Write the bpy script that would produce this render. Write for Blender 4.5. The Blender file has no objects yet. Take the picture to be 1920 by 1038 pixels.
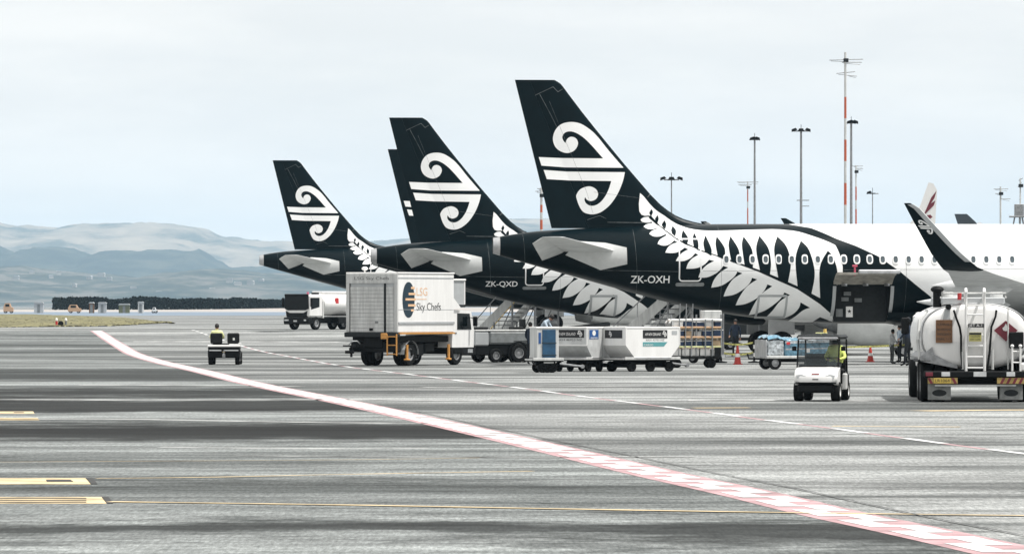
import bpy, bmesh, math, random
from mathutils import Vector, Matrix, geometry, noise

# ------------------------------------------------------------------ camera, sky, sun, exposure
S = bpy.context.scene
COL = S.collection
F, CX, YH, H = 10000.0, 960.0, 573.0, 2.42       # focal length in photo pixels, centre column, horizon row, eye height (m)
cam_d = bpy.data.cameras.new('camera')
cam_d.sensor_width = 36.0
cam_d.lens = 36.0 * F / 1920.0
cam_d.shift_y = (YH - 519.0) / 1920.0
cam_d.clip_start = 1.0
cam_d.clip_end = 40000.0
cam = bpy.data.objects.new('camera', cam_d)
COL.objects.link(cam)
cam.location = (0, 0, H)
cam.rotation_euler = (math.pi / 2, 0, 0)
S.camera = cam

SUN = Vector((0.37, -0.14, 0.92)).normalized()
sun_el = math.asin(SUN.z)
sun_az = math.atan2(SUN.x, SUN.y)
wd = bpy.data.worlds.new('World')
S.world = wd
wd.use_nodes = True
wn, wl = wd.node_tree.nodes, wd.node_tree.links
wn.clear()
w_out = wn.new('ShaderNodeOutputWorld')
w_bg = wn.new('ShaderNodeBackground')
w_bg.inputs['Strength'].default_value = 0.10
sky = wn.new('ShaderNodeTexSky')
sky.sky_type = 'NISHITA'
sky.sun_disc = False
sky.sun_elevation = sun_el
sky.sun_rotation = sun_az
sky.air_density = 1.0
sky.dust_density = 1.2
w_tc = wn.new('ShaderNodeTexCoord')
w_map = wn.new('ShaderNodeMapping')
w_map.inputs['Scale'].default_value = (5.0, 5.0, 30.0)
w_noise = wn.new('ShaderNodeTexNoise')
w_noise.inputs['Scale'].default_value = 1.0
w_noise.inputs['Detail'].default_value = 7.0
w_noise.inputs['Roughness'].default_value = 0.52
w_ramp = wn.new('ShaderNodeValToRGB')
w_ramp.color_ramp.elements[0].position = 0.36
w_ramp.color_ramp.elements[0].color = (0.90, 0.90, 0.90, 1)
w_ramp.color_ramp.elements[1].position = 0.60
w_ramp.color_ramp.elements[1].color = (1, 1, 1, 1)
w_mix = wn.new('ShaderNodeMix')
w_mix.data_type = 'RGBA'
w_map2 = wn.new('ShaderNodeMapping')
w_map2.inputs['Scale'].default_value = (17.0, 17.0, 75.0)
w_map2.inputs['Location'].default_value = (3.1, 0.4, 1.7)
w_noise2 = wn.new('ShaderNodeTexNoise')
w_noise2.inputs['Scale'].default_value = 1.0
w_noise2.inputs['Detail'].default_value = 8.0
w_noise2.inputs['Roughness'].default_value = 0.55
w_cloud = wn.new('ShaderNodeValToRGB')                     # thin bright cloud, a little uneven
w_cloud.color_ramp.elements[0].position = 0.38
w_cloud.color_ramp.elements[0].color = (9.45, 9.4, 9.2, 1)
w_cloud.color_ramp.elements[1].position = 0.64
w_cloud.color_ramp.elements[1].color = (10.5, 10.3, 9.9, 1)
wl.new(w_tc.outputs['Generated'], w_map2.inputs['Vector'])
wl.new(w_map2.outputs['Vector'], w_noise2.inputs['Vector'])
wl.new(w_noise2.outputs['Fac'], w_cloud.inputs['Fac'])
wl.new(w_cloud.outputs['Color'], w_mix.inputs[7])
wl.new(w_tc.outputs['Generated'], w_map.inputs['Vector'])
wl.new(w_map.outputs['Vector'], w_noise.inputs['Vector'])
wl.new(w_noise.outputs['Fac'], w_ramp.inputs['Fac'])
wl.new(w_ramp.outputs['Color'], w_mix.inputs[0])
wl.new(sky.outputs['Color'], w_mix.inputs[6])
wl.new(w_mix.outputs[2], w_bg.inputs['Color'])
wl.new(w_bg.outputs['Background'], w_out.inputs['Surface'])

sun_d = bpy.data.lights.new('sun', 'SUN')
sun_d.energy = 5.0
sun_d.angle = math.radians(0.53)
sun_d.color = (1.0, 0.965, 0.92)
sun = bpy.data.objects.new('sun', sun_d)
COL.objects.link(sun)
sun.rotation_euler = (-SUN).to_track_quat('-Z', 'Y').to_euler()
sun.location = (40, -20, 120)

S.view_settings.view_transform = 'Standard'
S.view_settings.look = 'None'
S.view_settings.exposure = 0.0
S.view_settings.gamma = 1.0
S.cycles.use_denoising = True
S.cycles.max_bounces = 8
S.cycles.transparent_max_bounces = 12
S.cycles.volume_bounces = 1

# ------------------------------------------------------------------ photo geometry helpers
rnd = random.Random(7)

def sstep(a, b, t):
    t = min(1.0, max(0.0, (t - a) / (b - a)))
    return t * t * (3 - 2 * t)

def gz(y):                       # the apron rises a little towards the far stands
    return 0.8 * sstep(270, 400, y)

def gp(px, py, dz=0.0):          # photo pixel -> point on the ground
    lo, hi = 20.0, 30000.0
    for _ in range(60):
        m = 0.5 * (lo + hi)
        if H - (py - YH) * m / F > gz(m):
            lo = m
        else:
            hi = m
    d = lo
    return Vector(((px - CX) * d / F, d, gz(d) + dz))

def at(px, py, d):
    return Vector(((px - CX) * d / F, d, H - (py - YH) * d / F))

# ------------------------------------------------------------------ mesh helpers
class MB:
    def __init__(s):
        s.v, s.f, s.M = [], [], Matrix.Identity(4)
    def add(s, vs, fs):
        n = len(s.v)
        s.v += [s.M @ Vector(p) for p in vs]
        s.f += [tuple(i + n for i in q) for q in fs]
        return s
    def box(s, x0, x1, y0, y1, z0, z1, b=0.0):
        if b <= 0:
            vs = [(x, y, z) for x in (x0, x1) for y in (y0, y1) for z in (z0, z1)]
            return s.add(vs, [(0, 1, 3, 2), (4, 6, 7, 5), (0, 4, 5, 1), (2, 3, 7, 6), (0, 2, 6, 4), (1, 5, 7, 3)])
        c = ((x0 + x1) / 2, (y0 + y1) / 2, (z0 + z1) / 2)
        h = (abs(x1 - x0) / 2, abs(y1 - y0) / 2, abs(z1 - z0) / 2)
        b = min(b, min(h) * 0.95)
        vs, ix = [], {}
        for sx in (-1, 1):
            for sy in (-1, 1):
                for sz in (-1, 1):
                    sg = (sx, sy, sz)
                    for k in range(3):
                        ix[(sg, k)] = len(vs)
                        vs.append(tuple(c[a] + sg[a] * (h[a] if a == k else h[a] - b) for a in range(3)))
        fs = []
        for k in range(3):
            a, d = [q for q in range(3) if q != k]
            for sg in (-1, 1):
                q = []
                for u, w in ((-1, -1), (1, -1), (1, 1), (-1, 1)):
                    t = [0, 0, 0]; t[k] = sg; t[a] = u; t[d] = w
                    q.append(ix[(tuple(t), k)])
                fs.append(tuple(q))
            for u in (-1, 1):
                for w in (-1, 1):
                    t0 = [0, 0, 0]; t0[k] = -1; t0[a] = u; t0[d] = w
                    t1 = list(t0); t1[k] = 1
                    fs.append((ix[(tuple(t0), a)], ix[(tuple(t1), a)], ix[(tuple(t1), d)], ix[(tuple(t0), d)]))
        for sx in (-1, 1):
            for sy in (-1, 1):
                for sz in (-1, 1):
                    fs.append(tuple(ix[((sx, sy, sz), k)] for k in range(3)))
        return s.add(vs, fs)
    def cyl(s, p0, p1, r0, r1=None, n=12, cap=True):
        p0, p1 = Vector(p0), Vector(p1)
        r1 = r0 if r1 is None else r1
        ax = (p1 - p0)
        if ax.length < 1e-6:
            return s
        q = ax.to_track_quat('Z', 'Y')
        vs = []
        for p, r in ((p0, r0), (p1, r1)):
            for i in range(n):
                a = 2 * math.pi * i / n
                vs.append(p + q @ Vector((r * math.cos(a), r * math.sin(a), 0)))
        fs = [(i, (i + 1) % n, n + (i + 1) % n, n + i) for i in range(n)]
        if cap:
            fs += [tuple(range(n))[::-1], tuple(range(n, 2 * n))]
        return s.add(vs, fs)
    def tube(s, pts, r, n=8):
        pts = [Vector(p) for p in pts]
        rings = []
        up = Vector((0, 0, 1))
        for i, p in enumerate(pts):
            t = (pts[min(i + 1, len(pts) - 1)] - pts[max(i - 1, 0)]).normalized()
            a = t.cross(up)
            if a.length < 1e-3:
                a = t.cross(Vector((0, 1, 0)))
            a.normalize()
            b = t.cross(a).normalized()
            rr = r[i] if isinstance(r, (list, tuple)) else r
            rings.append([p + rr * (math.cos(2 * math.pi * k / n) * a + math.sin(2 * math.pi * k / n) * b) for k in range(n)])
        vs = [v for ring in rings for v in ring]
        fs = []
        for i in range(len(pts) - 1):
            for k in range(n):
                fs.append((i * n + k, i * n + (k + 1) % n, (i + 1) * n + (k + 1) % n, (i + 1) * n + k))
        fs += [tuple(range(n))[::-1], tuple(range((len(pts) - 1) * n, len(pts) * n))]
        return s.add(vs, fs)
    def lathe(s, prof, p0, axis, n=24, close=False):
        q = Vector(axis).to_track_quat('Z', 'Y')
        p0 = Vector(p0)
        vs = []
        for (r, h) in prof:
            for i in range(n):
                a = 2 * math.pi * i / n
                vs.append(p0 + q @ Vector((r * math.cos(a), r * math.sin(a), h)))
        fs = []
        m = len(prof)
        for j in range(m if close else m - 1):
            j2 = (j + 1) % m
            for i in range(n):
                fs.append((j * n + i, j * n + (i + 1) % n, j2 * n + (i + 1) % n, j2 * n + i))
        return s.add(vs, fs)
    def prism(s, poly, fn):       # poly: 2-D outline; fn(a, b, k) -> 3-D point for the two ends k = 0, 1
        n = len(poly)
        vs = [fn(a, b, 0) for a, b in poly] + [fn(a, b, 1) for a, b in poly]
        tri = geometry.tessellate_polygon([[Vector((a, b, 0)) for a, b in poly]])
        fs = [tuple(t) for t in tri] + [tuple(i + n for i in reversed(t)) for t in tri]
        fs += [(i, (i + 1) % n, n + (i + 1) % n, n + i) for i in range(n)]
        return s.add(vs, fs)
    def sheet(s, poly3):
        p = [Vector(q) for q in poly3]
        if len(p) <= 4:
            return s.add(p, [tuple(range(len(p)))])
        return s.add(p, [tuple(t) for t in geometry.tessellate_polygon([p])])
    def sphere(s, c, r, nu=12, nv=8):
        c = Vector(c)
        rx, ry, rz = (r, r, r) if not isinstance(r, (tuple, list)) else r
        vs = [c + Vector((0, 0, -rz))]
        for j in range(1, nv):
            t = -math.pi / 2 + math.pi * j / nv
            for i in range(nu):
                a = 2 * math.pi * i / nu
                vs.append(c + Vector((rx * math.cos(t) * math.cos(a), ry * math.cos(t) * math.sin(a), rz * math.sin(t))))
        vs.append(c + Vector((0, 0, rz)))
        fs = [(0, 1 + (i + 1) % nu, 1 + i) for i in range(nu)]
        for j in range(nv - 2):
            for i in range(nu):
                a = 1 + j * nu
                fs.append((a + i, a + (i + 1) % nu, a + nu + (i + 1) % nu, a + nu + i))
        e = len(vs) - 1
        a = 1 + (nv - 2) * nu
        fs += [(e, a + i, a + (i + 1) % nu) for i in range(nu)]
        return s.add(vs, fs)
    def mesh(s, name, smooth=None):
        me = bpy.data.meshes.new(name)
        me.from_pydata([tuple(p) for p in s.v], [], s.f)
        bm = bmesh.new(); bm.from_mesh(me)
        bmesh.ops.recalc_face_normals(bm, faces=bm.faces)
        bm.to_mesh(me); bm.free()
        if smooth is not None:
            me.polygons.foreach_set('use_smooth', [True] * len(me.polygons))
            me.set_sharp_from_angle(angle=math.radians(smooth))
        me.update()
        return me

def put(name, me, m, parent=None, loc=None, rot=None):
    if isinstance(me, MB):
        me = me.mesh(name, 35)
    if m is not None and len(me.materials) == 0:
        me.materials.append(m)
    o = bpy.data.objects.new(name, me)
    COL.objects.link(o)
    if parent is not None:
        o.parent = parent
    if loc is not None:
        o.location = loc
    if rot is not None:
        o.rotation_euler = rot
    return o

def thing(name, label, cat, loc=(0, 0, 0), rz=0.0, group=None):
    o = bpy.data.objects.new(name, None)
    COL.objects.link(o)
    o.empty_display_size = 0.3
    o.location = loc
    o.rotation_euler = (0, 0, rz)
    return tag(o, label, cat, group)

def tag(o, label, cat, group=None):
    o['label'] = label
    o['category'] = cat
    if group:
        o['group'] = group
    return o

def struct(name, me, m, parent=None):
    o = put(name, me, m, parent)
    if parent is None:
        o['kind'] = 'structure'
    return o

def text2d(body, size, shear=0.0, bold=0.0):
    cu = bpy.data.curves.new('lettering', 'FONT')
    cu.body = body; cu.size = size; cu.align_x = 'CENTER'; cu.align_y = 'CENTER'
    cu.resolution_u = 3; cu.shear = shear; cu.offset = bold
    ob = bpy.data.objects.new('lettering', cu)
    COL.objects.link(ob)
    dg = bpy.context.evaluated_depsgraph_get()
    me = bpy.data.meshes.new_from_object(ob.evaluated_get(dg))
    vs = [(v.co.x, v.co.y) for v in me.vertices]
    fs = [tuple(p.vertices) for p in me.polygons]
    bpy.data.objects.remove(ob); bpy.data.curves.remove(cu); bpy.data.meshes.remove(me)
    return vs, fs

def lettering(name, body, size, o, u, v, m, parent, width=None, shear=0.0, bold=0.0):
    """flat print: text centred at o, reading along u, up along v (u, v unit vectors)"""
    vs, fs = text2d(body, size, shear, bold)
    o, u, v = Vector(o), Vector(u), Vector(v)
    k = 1.0
    if width:
        w = max(a for a, b in vs) - min(a for a, b in vs)
        k = width / w
    mb = MB().add([o + u * (a * k) + v * b for a, b in vs], fs)
    me = bpy.data.meshes.new(name)
    me.from_pydata([tuple(p) for p in mb.v], [], mb.f)
    return put(name, me, m, parent)

# ------------------------------------------------------------------ materials
def mat(name, col, rough=0.5, metal=0.0, var=0.06, scale=6.0, bump=0.0, coat=0.0, alpha=None, emit=None, spec=0.5, trans=0.0, streak=False):
    m = bpy.data.materials.new(name)
    m.use_nodes = True
    n, l = m.node_tree.nodes, m.node_tree.links
    b = n['Principled BSDF']
    b.inputs['Roughness'].default_value = rough
    b.inputs['Metallic'].default_value = metal
    b.inputs['Coat Weight'].default_value = coat
    b.inputs['Specular IOR Level'].default_value = spec
    b.inputs['Transmission Weight'].default_value = trans
    if alpha is not None:
        b.inputs['Alpha'].default_value = alpha
    tc = n.new('ShaderNodeTexCoord')
    nz = n.new('ShaderNodeTexNoise')
    nz.inputs['Scale'].default_value = scale
    nz.inputs['Detail'].default_value = 5.0
    nz.inputs['Roughness'].default_value = 0.6
    if streak:                 # rain and grime streaks running down
        mp = n.new('ShaderNodeMapping'); mp.inputs['Scale'].default_value = (2.2, 2.2, 0.28)
        l.new(tc.outputs['Object'], mp.inputs['Vector']); l.new(mp.outputs['Vector'], nz.inputs['Vector'])
    else:
        l.new(tc.outputs['Object'], nz.inputs['Vector'])
    rp = n.new('ShaderNodeValToRGB')
    rp.color_ramp.elements[0].position = 0.3
    rp.color_ramp.elements[1].position = 0.72
    lo = tuple(c * (1 - var * 2.2) for c in col) + (1,)
    hi = tuple(min(1.0, c * (1 + var)) for c in col) + (1,)
    rp.color_ramp.elements[0].color = lo
    rp.color_ramp.elements[1].color = hi
    l.new(nz.outputs['Fac'], rp.inputs['Fac'])
    l.new(rp.outputs['Color'], b.inputs['Base Color'])
    if bump > 0:
        bp = n.new('ShaderNodeBump')
        bp.inputs['Strength'].default_value = bump
        bp.inputs['Distance'].default_value = 0.02
        l.new(nz.outputs['Fac'], bp.inputs['Height'])
        l.new(bp.outputs['Normal'], b.inputs['Normal'])
    return m

M_black = mat('black_paint', (0.0010, 0.0080, 0.0115), 0.34, var=0.12, scale=1.5, coat=0.0, spec=0.11)
M_fern = mat('white_livery_print', (0.86, 0.87, 0.87), 0.32, var=0.03, scale=1.2, coat=0.2)
M_white = mat('white_vehicle_paint', (0.81, 0.81, 0.80), 0.38, var=0.04, scale=2.0, streak=True)
M_dirty = mat('grimy_white_paint', (0.58, 0.59, 0.58), 0.55, var=0.13, scale=3.0, streak=True)
M_grey = mat('light_grey_paint', (0.42, 0.44, 0.45), 0.45, var=0.08, scale=2.0)
M_under = mat('pale_grey_airframe_paint', (0.64, 0.655, 0.65), 0.45, var=0.10, scale=1.2)
M_wing = mat('wing_grey_paint', (0.60, 0.615, 0.62), 0.42, var=0.10, scale=1.4)
M_mid = mat('mid_grey_paint', (0.20, 0.215, 0.22), 0.5, var=0.14, scale=5.0)
M_dark = mat('dark_grey_plastic', (0.014, 0.018, 0.02), 0.55, var=0.2, scale=8.0, spec=0.3)
M_chassis = mat('black_chassis', (0.0045, 0.006, 0.007), 0.6, var=0.3, scale=9.0, spec=0.2)
M_tyre = mat('tyre_rubber', (0.0055, 0.0065, 0.007), 0.8, var=0.2, scale=14.0, bump=0.2, spec=0.2)
M_rim = mat('wheel_rim_grey', (0.38, 0.39, 0.40), 0.4, metal=0.6, var=0.15, scale=12.0)
M_metal = mat('bare_aluminium', (0.52, 0.53, 0.54), 0.38, metal=0.75, var=0.12, scale=4.0)
M_steel = mat('galvanised_steel', (0.30, 0.31, 0.32), 0.5, metal=0.5, var=0.2, scale=6.0)
M_glass = mat('tinted_glass', (0.004, 0.007, 0.008), 0.08, var=0.1, scale=2.0, spec=0.22)
M_pane = mat('cabin_window_pane', (0.075, 0.10, 0.115), 0.12, var=0.2, scale=2.5, coat=0.4)
M_screen = mat('tinted_windscreen', (0.05, 0.065, 0.07), 0.05, alpha=0.55, var=0.05)
M_orange = mat('safety_orange_paint', (0.62, 0.30, 0.075), 0.5, var=0.12, scale=8.0)
M_chev = mat('dull_chevron_yellow', (0.42, 0.30, 0.10), 0.6, var=0.2, scale=6.0)
M_flap = mat('muddy_flap_grey', (0.26, 0.27, 0.265), 0.8, var=0.2, scale=5.0)
M_yellow = mat('yellow_paint', (0.72, 0.50, 0.13), 0.5, var=0.15, scale=6.0)
M_red = mat('red_paint', (0.55, 0.035, 0.04), 0.5, var=0.1)
M_maroon = mat('maroon_paint', (0.16, 0.015, 0.03), 0.5, var=0.1)
M_brown = mat('brown_sign_face', (0.16, 0.075, 0.03), 0.5, var=0.15)
M_blue = mat('blue_curtain_fabric', (0.014, 0.075, 0.155), 0.65, var=0.15, scale=5.0, bump=0.3)
M_logo = mat('blue_print', (0.02, 0.09, 0.28), 0.5, var=0.05)
M_teal = mat('teal_print', (0.10, 0.32, 0.34), 0.5, var=0.05)
M_navy = mat('navy_print', (0.012, 0.035, 0.055), 0.5, var=0.1)
M_print = mat('black_print', (0.012, 0.013, 0.015), 0.5, var=0.1)
M_grime = mat('faded_grey_print', (0.12, 0.13, 0.135), 0.7, var=0.3, scale=20)
M_goldp = mat('pale_orange_print', (0.78, 0.50, 0.30), 0.5, var=0.05)
M_lamp = mat('lamp_lens', (0.62, 0.64, 0.65), 0.15, var=0.1, coat=0.5)
M_hivis = mat('hi_vis_fabric', (0.66, 0.78, 0.20), 0.8, var=0.12, scale=9.0)
M_paleyel = mat('pale_hi_vis_fabric', (0.78, 0.80, 0.42), 0.8, var=0.12, scale=9.0)
M_skin = mat('skin', (0.36, 0.20, 0.14), 0.55, var=0.08, scale=20)
M_hair = mat('dark_hair', (0.012, 0.010, 0.009), 0.6, var=0.2, scale=40)
M_cloth_dk = mat('dark_clothing', (0.012, 0.016, 0.022), 0.85, var=0.2, scale=10)
M_cloth_nv = mat('navy_clothing', (0.015, 0.028, 0.055), 0.85, var=0.2, scale=10)
M_cloth_gr = mat('grey_clothing', (0.10, 0.11, 0.11), 0.85, var=0.2, scale=10)
M_cloth_wh = mat('white_shirt', (0.66, 0.68, 0.68), 0.85, var=0.1, scale=10)
M_cloth_lb = mat('light_blue_shirt', (0.40, 0.48, 0.56), 0.85, var=0.1, scale=10)
M_wrap = mat('blue_plastic_wrap', (0.16, 0.36, 0.50), 0.22, var=0.35, scale=7.0, bump=0.6, coat=0.5)
M_wrapw = mat('clear_plastic_wrap', (0.55, 0.60, 0.63), 0.22, var=0.35, scale=9.0, bump=0.7, coat=0.5)
M_card = mat('cardboard', (0.55, 0.42, 0.28), 0.8, var=0.12, scale=6)
M_crate = mat('navy_crate_plastic', (0.02, 0.05, 0.12), 0.5, var=0.15, scale=6)

# ------------------------------------------------------------------ ground and far landscape
def ground_material(name, base_col, lo, hi, seed, bands=None):
    m = bpy.data.materials.new(name); m.use_nodes = True
    n, l = m.node_tree.nodes, m.node_tree.links
    b = n['Principled BSDF']
    b.inputs['Roughness'].default_value = 0.85
    b.inputs['Specular IOR Level'].default_value = 0.18
    tc = n.new('ShaderNodeTexCoord')
    def nz(scale, sx, sy, detail=4.0, rough=0.55, off=0.0):
        mp = n.new('ShaderNodeMapping')
        mp.inputs['Scale'].default_value = (sx, sy, 1)
        mp.inputs['Location'].default_value = (off + seed, off * 1.7 + seed, 0)
        t = n.new('ShaderNodeTexNoise')
        t.inputs['Scale'].default_value = scale
        t.inputs['Detail'].default_value = detail
        t.inputs['Roughness'].default_value = rough
        l.new(tc.outputs['Object'], mp.inputs['Vector'])
        l.new(mp.outputs['Vector'], t.inputs['Vector'])
        return t.outputs['Fac']
    def ramp(fac, stops):
        r = n.new('ShaderNodeValToRGB')
        e = r.color_ramp.elements
        while len(e) < len(stops):
            e.new(0.5)
        for q, (p, c) in zip(e, stops):
            q.position = p
            q.color = (c * (1 - .045 * (1 - min(1, c))), c, c * (1 + .0 * c), 1)
        l.new(fac, r.inputs['Fac'])
        return r.outputs['Color']
    def mul(a, c):
        x = n.new('ShaderNodeMix'); x.data_type = 'RGBA'; x.blend_type = 'MULTIPLY'
        x.inputs[0].default_value = 1.0
        l.new(a, x.inputs[6]); l.new(c, x.inputs[7])
        return x.outputs[2]
    big = ramp(nz(1.0, 0.022, 0.085, 3.5, 0.55, 11.0), [(0.40, lo), (0.46, lo * 1.7), (0.51, 1.0), (0.60, hi)])
    mid = ramp(nz(1.0, 0.10, 0.40, 5.0, 0.62, 3.0), [(0.34, 0.42), (0.50, 1.0), (0.66, 1.5)])
    fine = ramp(nz(1.0, 0.8, 2.0, 6.0, 0.72, 5.0), [(0.30, 0.62), (0.52, 1.0), (0.74, 1.42)])
    grain = ramp(nz(1.0, 17.0, 1.9, 4.0, 0.85, 1.0), [(0.30, 0.48), (0.5, 1.0), (0.70, 1.6)])
    if bands:                  # darker resurfaced strips lying across the taxiway
        sp = n.new('ShaderNodeSeparateXYZ'); l.new(tc.outputs['Object'], sp.inputs[0])
        w1 = n.new('ShaderNodeMath'); w1.operation = 'MULTIPLY_ADD'; w1.inputs[1].default_value = 30.0; w1.inputs[2].default_value = -15.0
        l.new(nz(1.0, 0.07, 0.10, 7.0, 0.78, 41.0), w1.inputs[0])
        w2 = n.new('ShaderNodeMath'); w2.operation = 'ADD'; l.new(sp.outputs['Y'], w2.inputs[0]); l.new(w1.outputs[0], w2.inputs[1])
        w3 = n.new('ShaderNodeMapRange'); w3.inputs[1].default_value = 50.0; w3.inputs[2].default_value = 250.0; l.new(w2.outputs[0], w3.inputs[0])
        st = [(0.0, 1.0)]
        for d0, d1, v in bands:
            e = 0.9 + 0.012 * d0
            st += [((d0 - e - 50) / 200, 1.12), ((d0 + e - 50) / 200, v), ((d1 - e - 50) / 200, v), ((d1 + e - 50) / 200, 1.12)]
        st.append((1.0, 0.9))
        big = mul(big, ramp(w3.outputs[0], [(min(1, max(0, q)), v) for q, v in st]))
    spots = ramp(nz(1.0, 1.3, 1.1, 2.0, 0.4, 31.0), [(0.24, 0.35), (0.32, 1.0), (0.9, 1.0)])
    base = n.new('ShaderNodeRGB'); base.outputs[0].default_value = base_col + (1,)
    c = mul(mul(mul(mul(mul(base.outputs[0], big), mid), fine), grain), spots)
    l.new(c, b.inputs['Base Color'])
    bp = n.new('ShaderNodeBump'); bp.inputs['Strength'].default_value = 0.35; bp.inputs['Distance'].default_value = 0.01
    l.new(nz(1.0, 40, 40, 3.0, 0.7), bp.inputs['Height'])
    l.new(bp.outputs['Normal'], b.inputs['Normal'])
    return m

M_ground = ground_material('apron_concrete', (0.208, 0.215, 0.212), 0.42, 1.30, 0.0)
M_taxi = ground_material('taxiway_asphalt', (0.146, 0.156, 0.154), 0.50, 1.30, 23.0, [(54.5, 61.5, .24), (70.5, 72.5, .5), (95, 110, .13), (122.5, 137, .12), (141, 156, .13), (172, 206, .30)])
mb = MB()
ys = [-120, 0, 60, 120, 180, 240, 262] + list(range(270, 401, 5)) + [430, 500, 700, 1000, 1500, 2500, 4000, 7000, 12000, 26000]
xs = [-11000, -2000, -600, -200, -60, 0, 60, 200, 600, 2000, 11000]
vs = [(x, y, gz(y)) for y in ys for x in xs]
fs = []
for j in range(len(ys) - 1):
    for i in range(len(xs) - 1):
        a = j * len(xs) + i
        fs.append((a, a + 1, a + 1 + len(xs), a + len(xs)))
mb.add(vs, fs)
struct('ground', mb.mesh('ground', 60), M_ground)

# paint on the apron ------------------------------------------------
M_mark_w = mat('white_road_paint', (0.72, 0.73, 0.73), 0.8, var=0.26, scale=1.3)
M_mark_r = mat('faded_red_road_paint', (0.46, 0.29, 0.305), 0.8, var=0.22, scale=1.3)
M_mark_y = mat('yellow_road_paint', (0.66, 0.52, 0.31), 0.8, var=0.30, scale=0.9)
M_mark_k = mat('black_road_paint', (0.035, 0.036, 0.036), 0.8, var=0.2, scale=2.0)
M_thin = mat('worn_white_joint_line', (0.50, 0.51, 0.50), 0.8, var=0.45, scale=0.8)
M_tar = mat('tar_crack_sealant', (0.10, 0.105, 0.105), 0.85, var=0.45, scale=0.35)

def path(pts, step=0.5):
    P = [gp(*p) for p in pts]
    out = []
    for i in range(len(P) - 1):
        a, b, c, d = P[max(i - 1, 0)], P[i], P[i + 1], P[min(i + 2, len(P) - 1)]
        n = max(2, int((c - b).length / step))
        for k in range(n):
            t = k / n
            out.append(0.5 * ((2 * b) + (c - a) * t + (2 * a - 5 * b + 4 * c - d) * t * t + (3 * b - a - 3 * c + d) * t ** 3))
    out.append(P[-1])
    s = [0.0]
    for i in range(1, len(out)):
        s.append(s[-1] + (out[i] - out[i - 1]).length)
    return out, s

def ribbon(pa, s0, s1, o0, o1, dz, step=2.0):
    pts, ss = pa
    def pos(s):
        for i in range(1, len(ss)):
            if ss[i] >= s or i == len(ss) - 1:
                t = (s - ss[i - 1]) / max(1e-6, ss[i] - ss[i - 1])
                p = pts[i - 1].lerp(pts[i], min(1, max(0, t)))
                d = (pts[i] - pts[i - 1]); d.z = 0; d.normalize()
                return p, Vector((d.y, -d.x, 0))
    n = max(1, int(math.ceil((s1 - s0) / step)))
    vs, fs = [], []
    for k in range(n + 1):
        p, r = pos(s0 + (s1 - s0) * k / n)
        for o in (o0, o1):
            q = p + r * o
            vs.append((q.x, q.y, gz(q.y) + dz))
        if k:
            fs.append((2 * k - 2, 2 * k - 1, 2 * k + 1, 2 * k))
    return MB().add(vs, fs)

edge = path([(181, 620), (204, 635), (230, 651), (262, 667), (308, 680), (376, 695), (476, 719), (640, 752), (778, 782), (916, 813),
             (1054, 845), (1192, 878), (1280, 898), (1418, 928), (1556, 961), (1694, 990), (1832, 1020), (2050, 1070)])
tx = MB()                      # taxiway asphalt on the far side of the edge line
vs, fs = [], []
P_, S_ = edge
pts_ = [P_[0] + Vector((-30, 160, 0)), P_[0] + Vector((-8, 40, 0))] + P_[::3] + [P_[-1] + Vector((0.6, -12, 0)), P_[-1] + Vector((3, -60, 0))]
for q in pts_:
    for x in (q.x + .2, q.x - 4, -60, -400):
        x = min(x, q.x + .2)
        vs.append((x, q.y, gz(q.y) + 0.002))
for j in range(len(pts_) - 1):
    for i in range(3):
        fs.append((4 * j + i, 4 * j + i + 1, 4 * j + i + 5, 4 * j + i + 4))
struct('taxiway', tx.add(vs, fs).mesh('taxiway', 60), M_taxi)
base_line = struct('stand_edge_marking', ribbon(edge, 0, edge[1][-1], -0.42, 0.46, 0.006), M_mark_r)
s = 0.0
while s < edge[1][-1] - 2.5:
    w = 2.5 if s < edge[1][-1] - 45 else 2.0
    put('paint_block', ribbon(edge, s, s + w, -0.31, -0.002, 0.010), M_mark_w, base_line)
    put('paint_block', ribbon(edge, s + 1.5, s + 1.5 + w, 0.002, 0.31, 0.010), M_mark_w, base_line)
    s += 3.0
dash = path([(360, 618), (395, 630), (440, 644), (520, 664), (600, 679), (661, 688.6), (726, 696.6), (795, 705), (878, 715.5), (973, 727), (1092, 743),
             (1237, 761), (1327, 772.4), (1426, 786), (1540, 800), (1678, 819), (1845, 841), (2000, 860)])
dash_line = struct('service_road_marking', ribbon(dash, 70, dash[1][-1], -0.07, 0.07, 0.004), M_mark_r)
s = 1.0
while s < dash[1][-1] - 4:
    put('paint_dash', ribbon(dash, s, s + 3.9, -0.10, 0.10, 0.008), M_mark_w, dash_line)
    s += 7.75

def band(name, pts, w, m, dz=0.006):
    pa = path(pts, 2.0)
    return struct(name, ribbon(pa, 0, pa[1][-1], -w / 2, w / 2, dz), m)
band('guide_line', [(205, 941), (700, 948), (960, 953), (1500, 962), (2000, 968)], 0.24, M_mark_y, 0.012)
band('guide_line', [(180, 897), (420, 894), (640, 889), (1000, 883)], 0.16, M_mark_y)
band('guide_line', [(0, 866), (300, 864), (640, 862), (900, 858)], 0.08, M_mark_y)
band('guide_line', [(1300, 764.5), (1405, 764)], 0.5, M_mark_y)
band('guide_line', [(1560, 798.5), (1800, 800)], 0.35, M_mark_y)
band('guide_line', [(1725, 770), (1800, 769), (1960, 768)], 0.9, M_mark_y)
band('joint_line', [(-40, 748.5), (300, 749.5), (640, 749), (1000, 752)], 0.9, M_thin)
band('joint_line', [(150, 721.5), (470, 723), (560, 724)], 0.7, M_thin)
band('joint_line', [(790, 725.5), (900, 725), (1500, 723)], 0.9, M_thin)
band('joint_line', [(250, 640), (420, 640), (640, 641)], 2.0, M_thin)
band('joint_line', [(-40, 786), (250, 785.5), (480, 790), (800, 794)], 0.5, M_thin)
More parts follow.
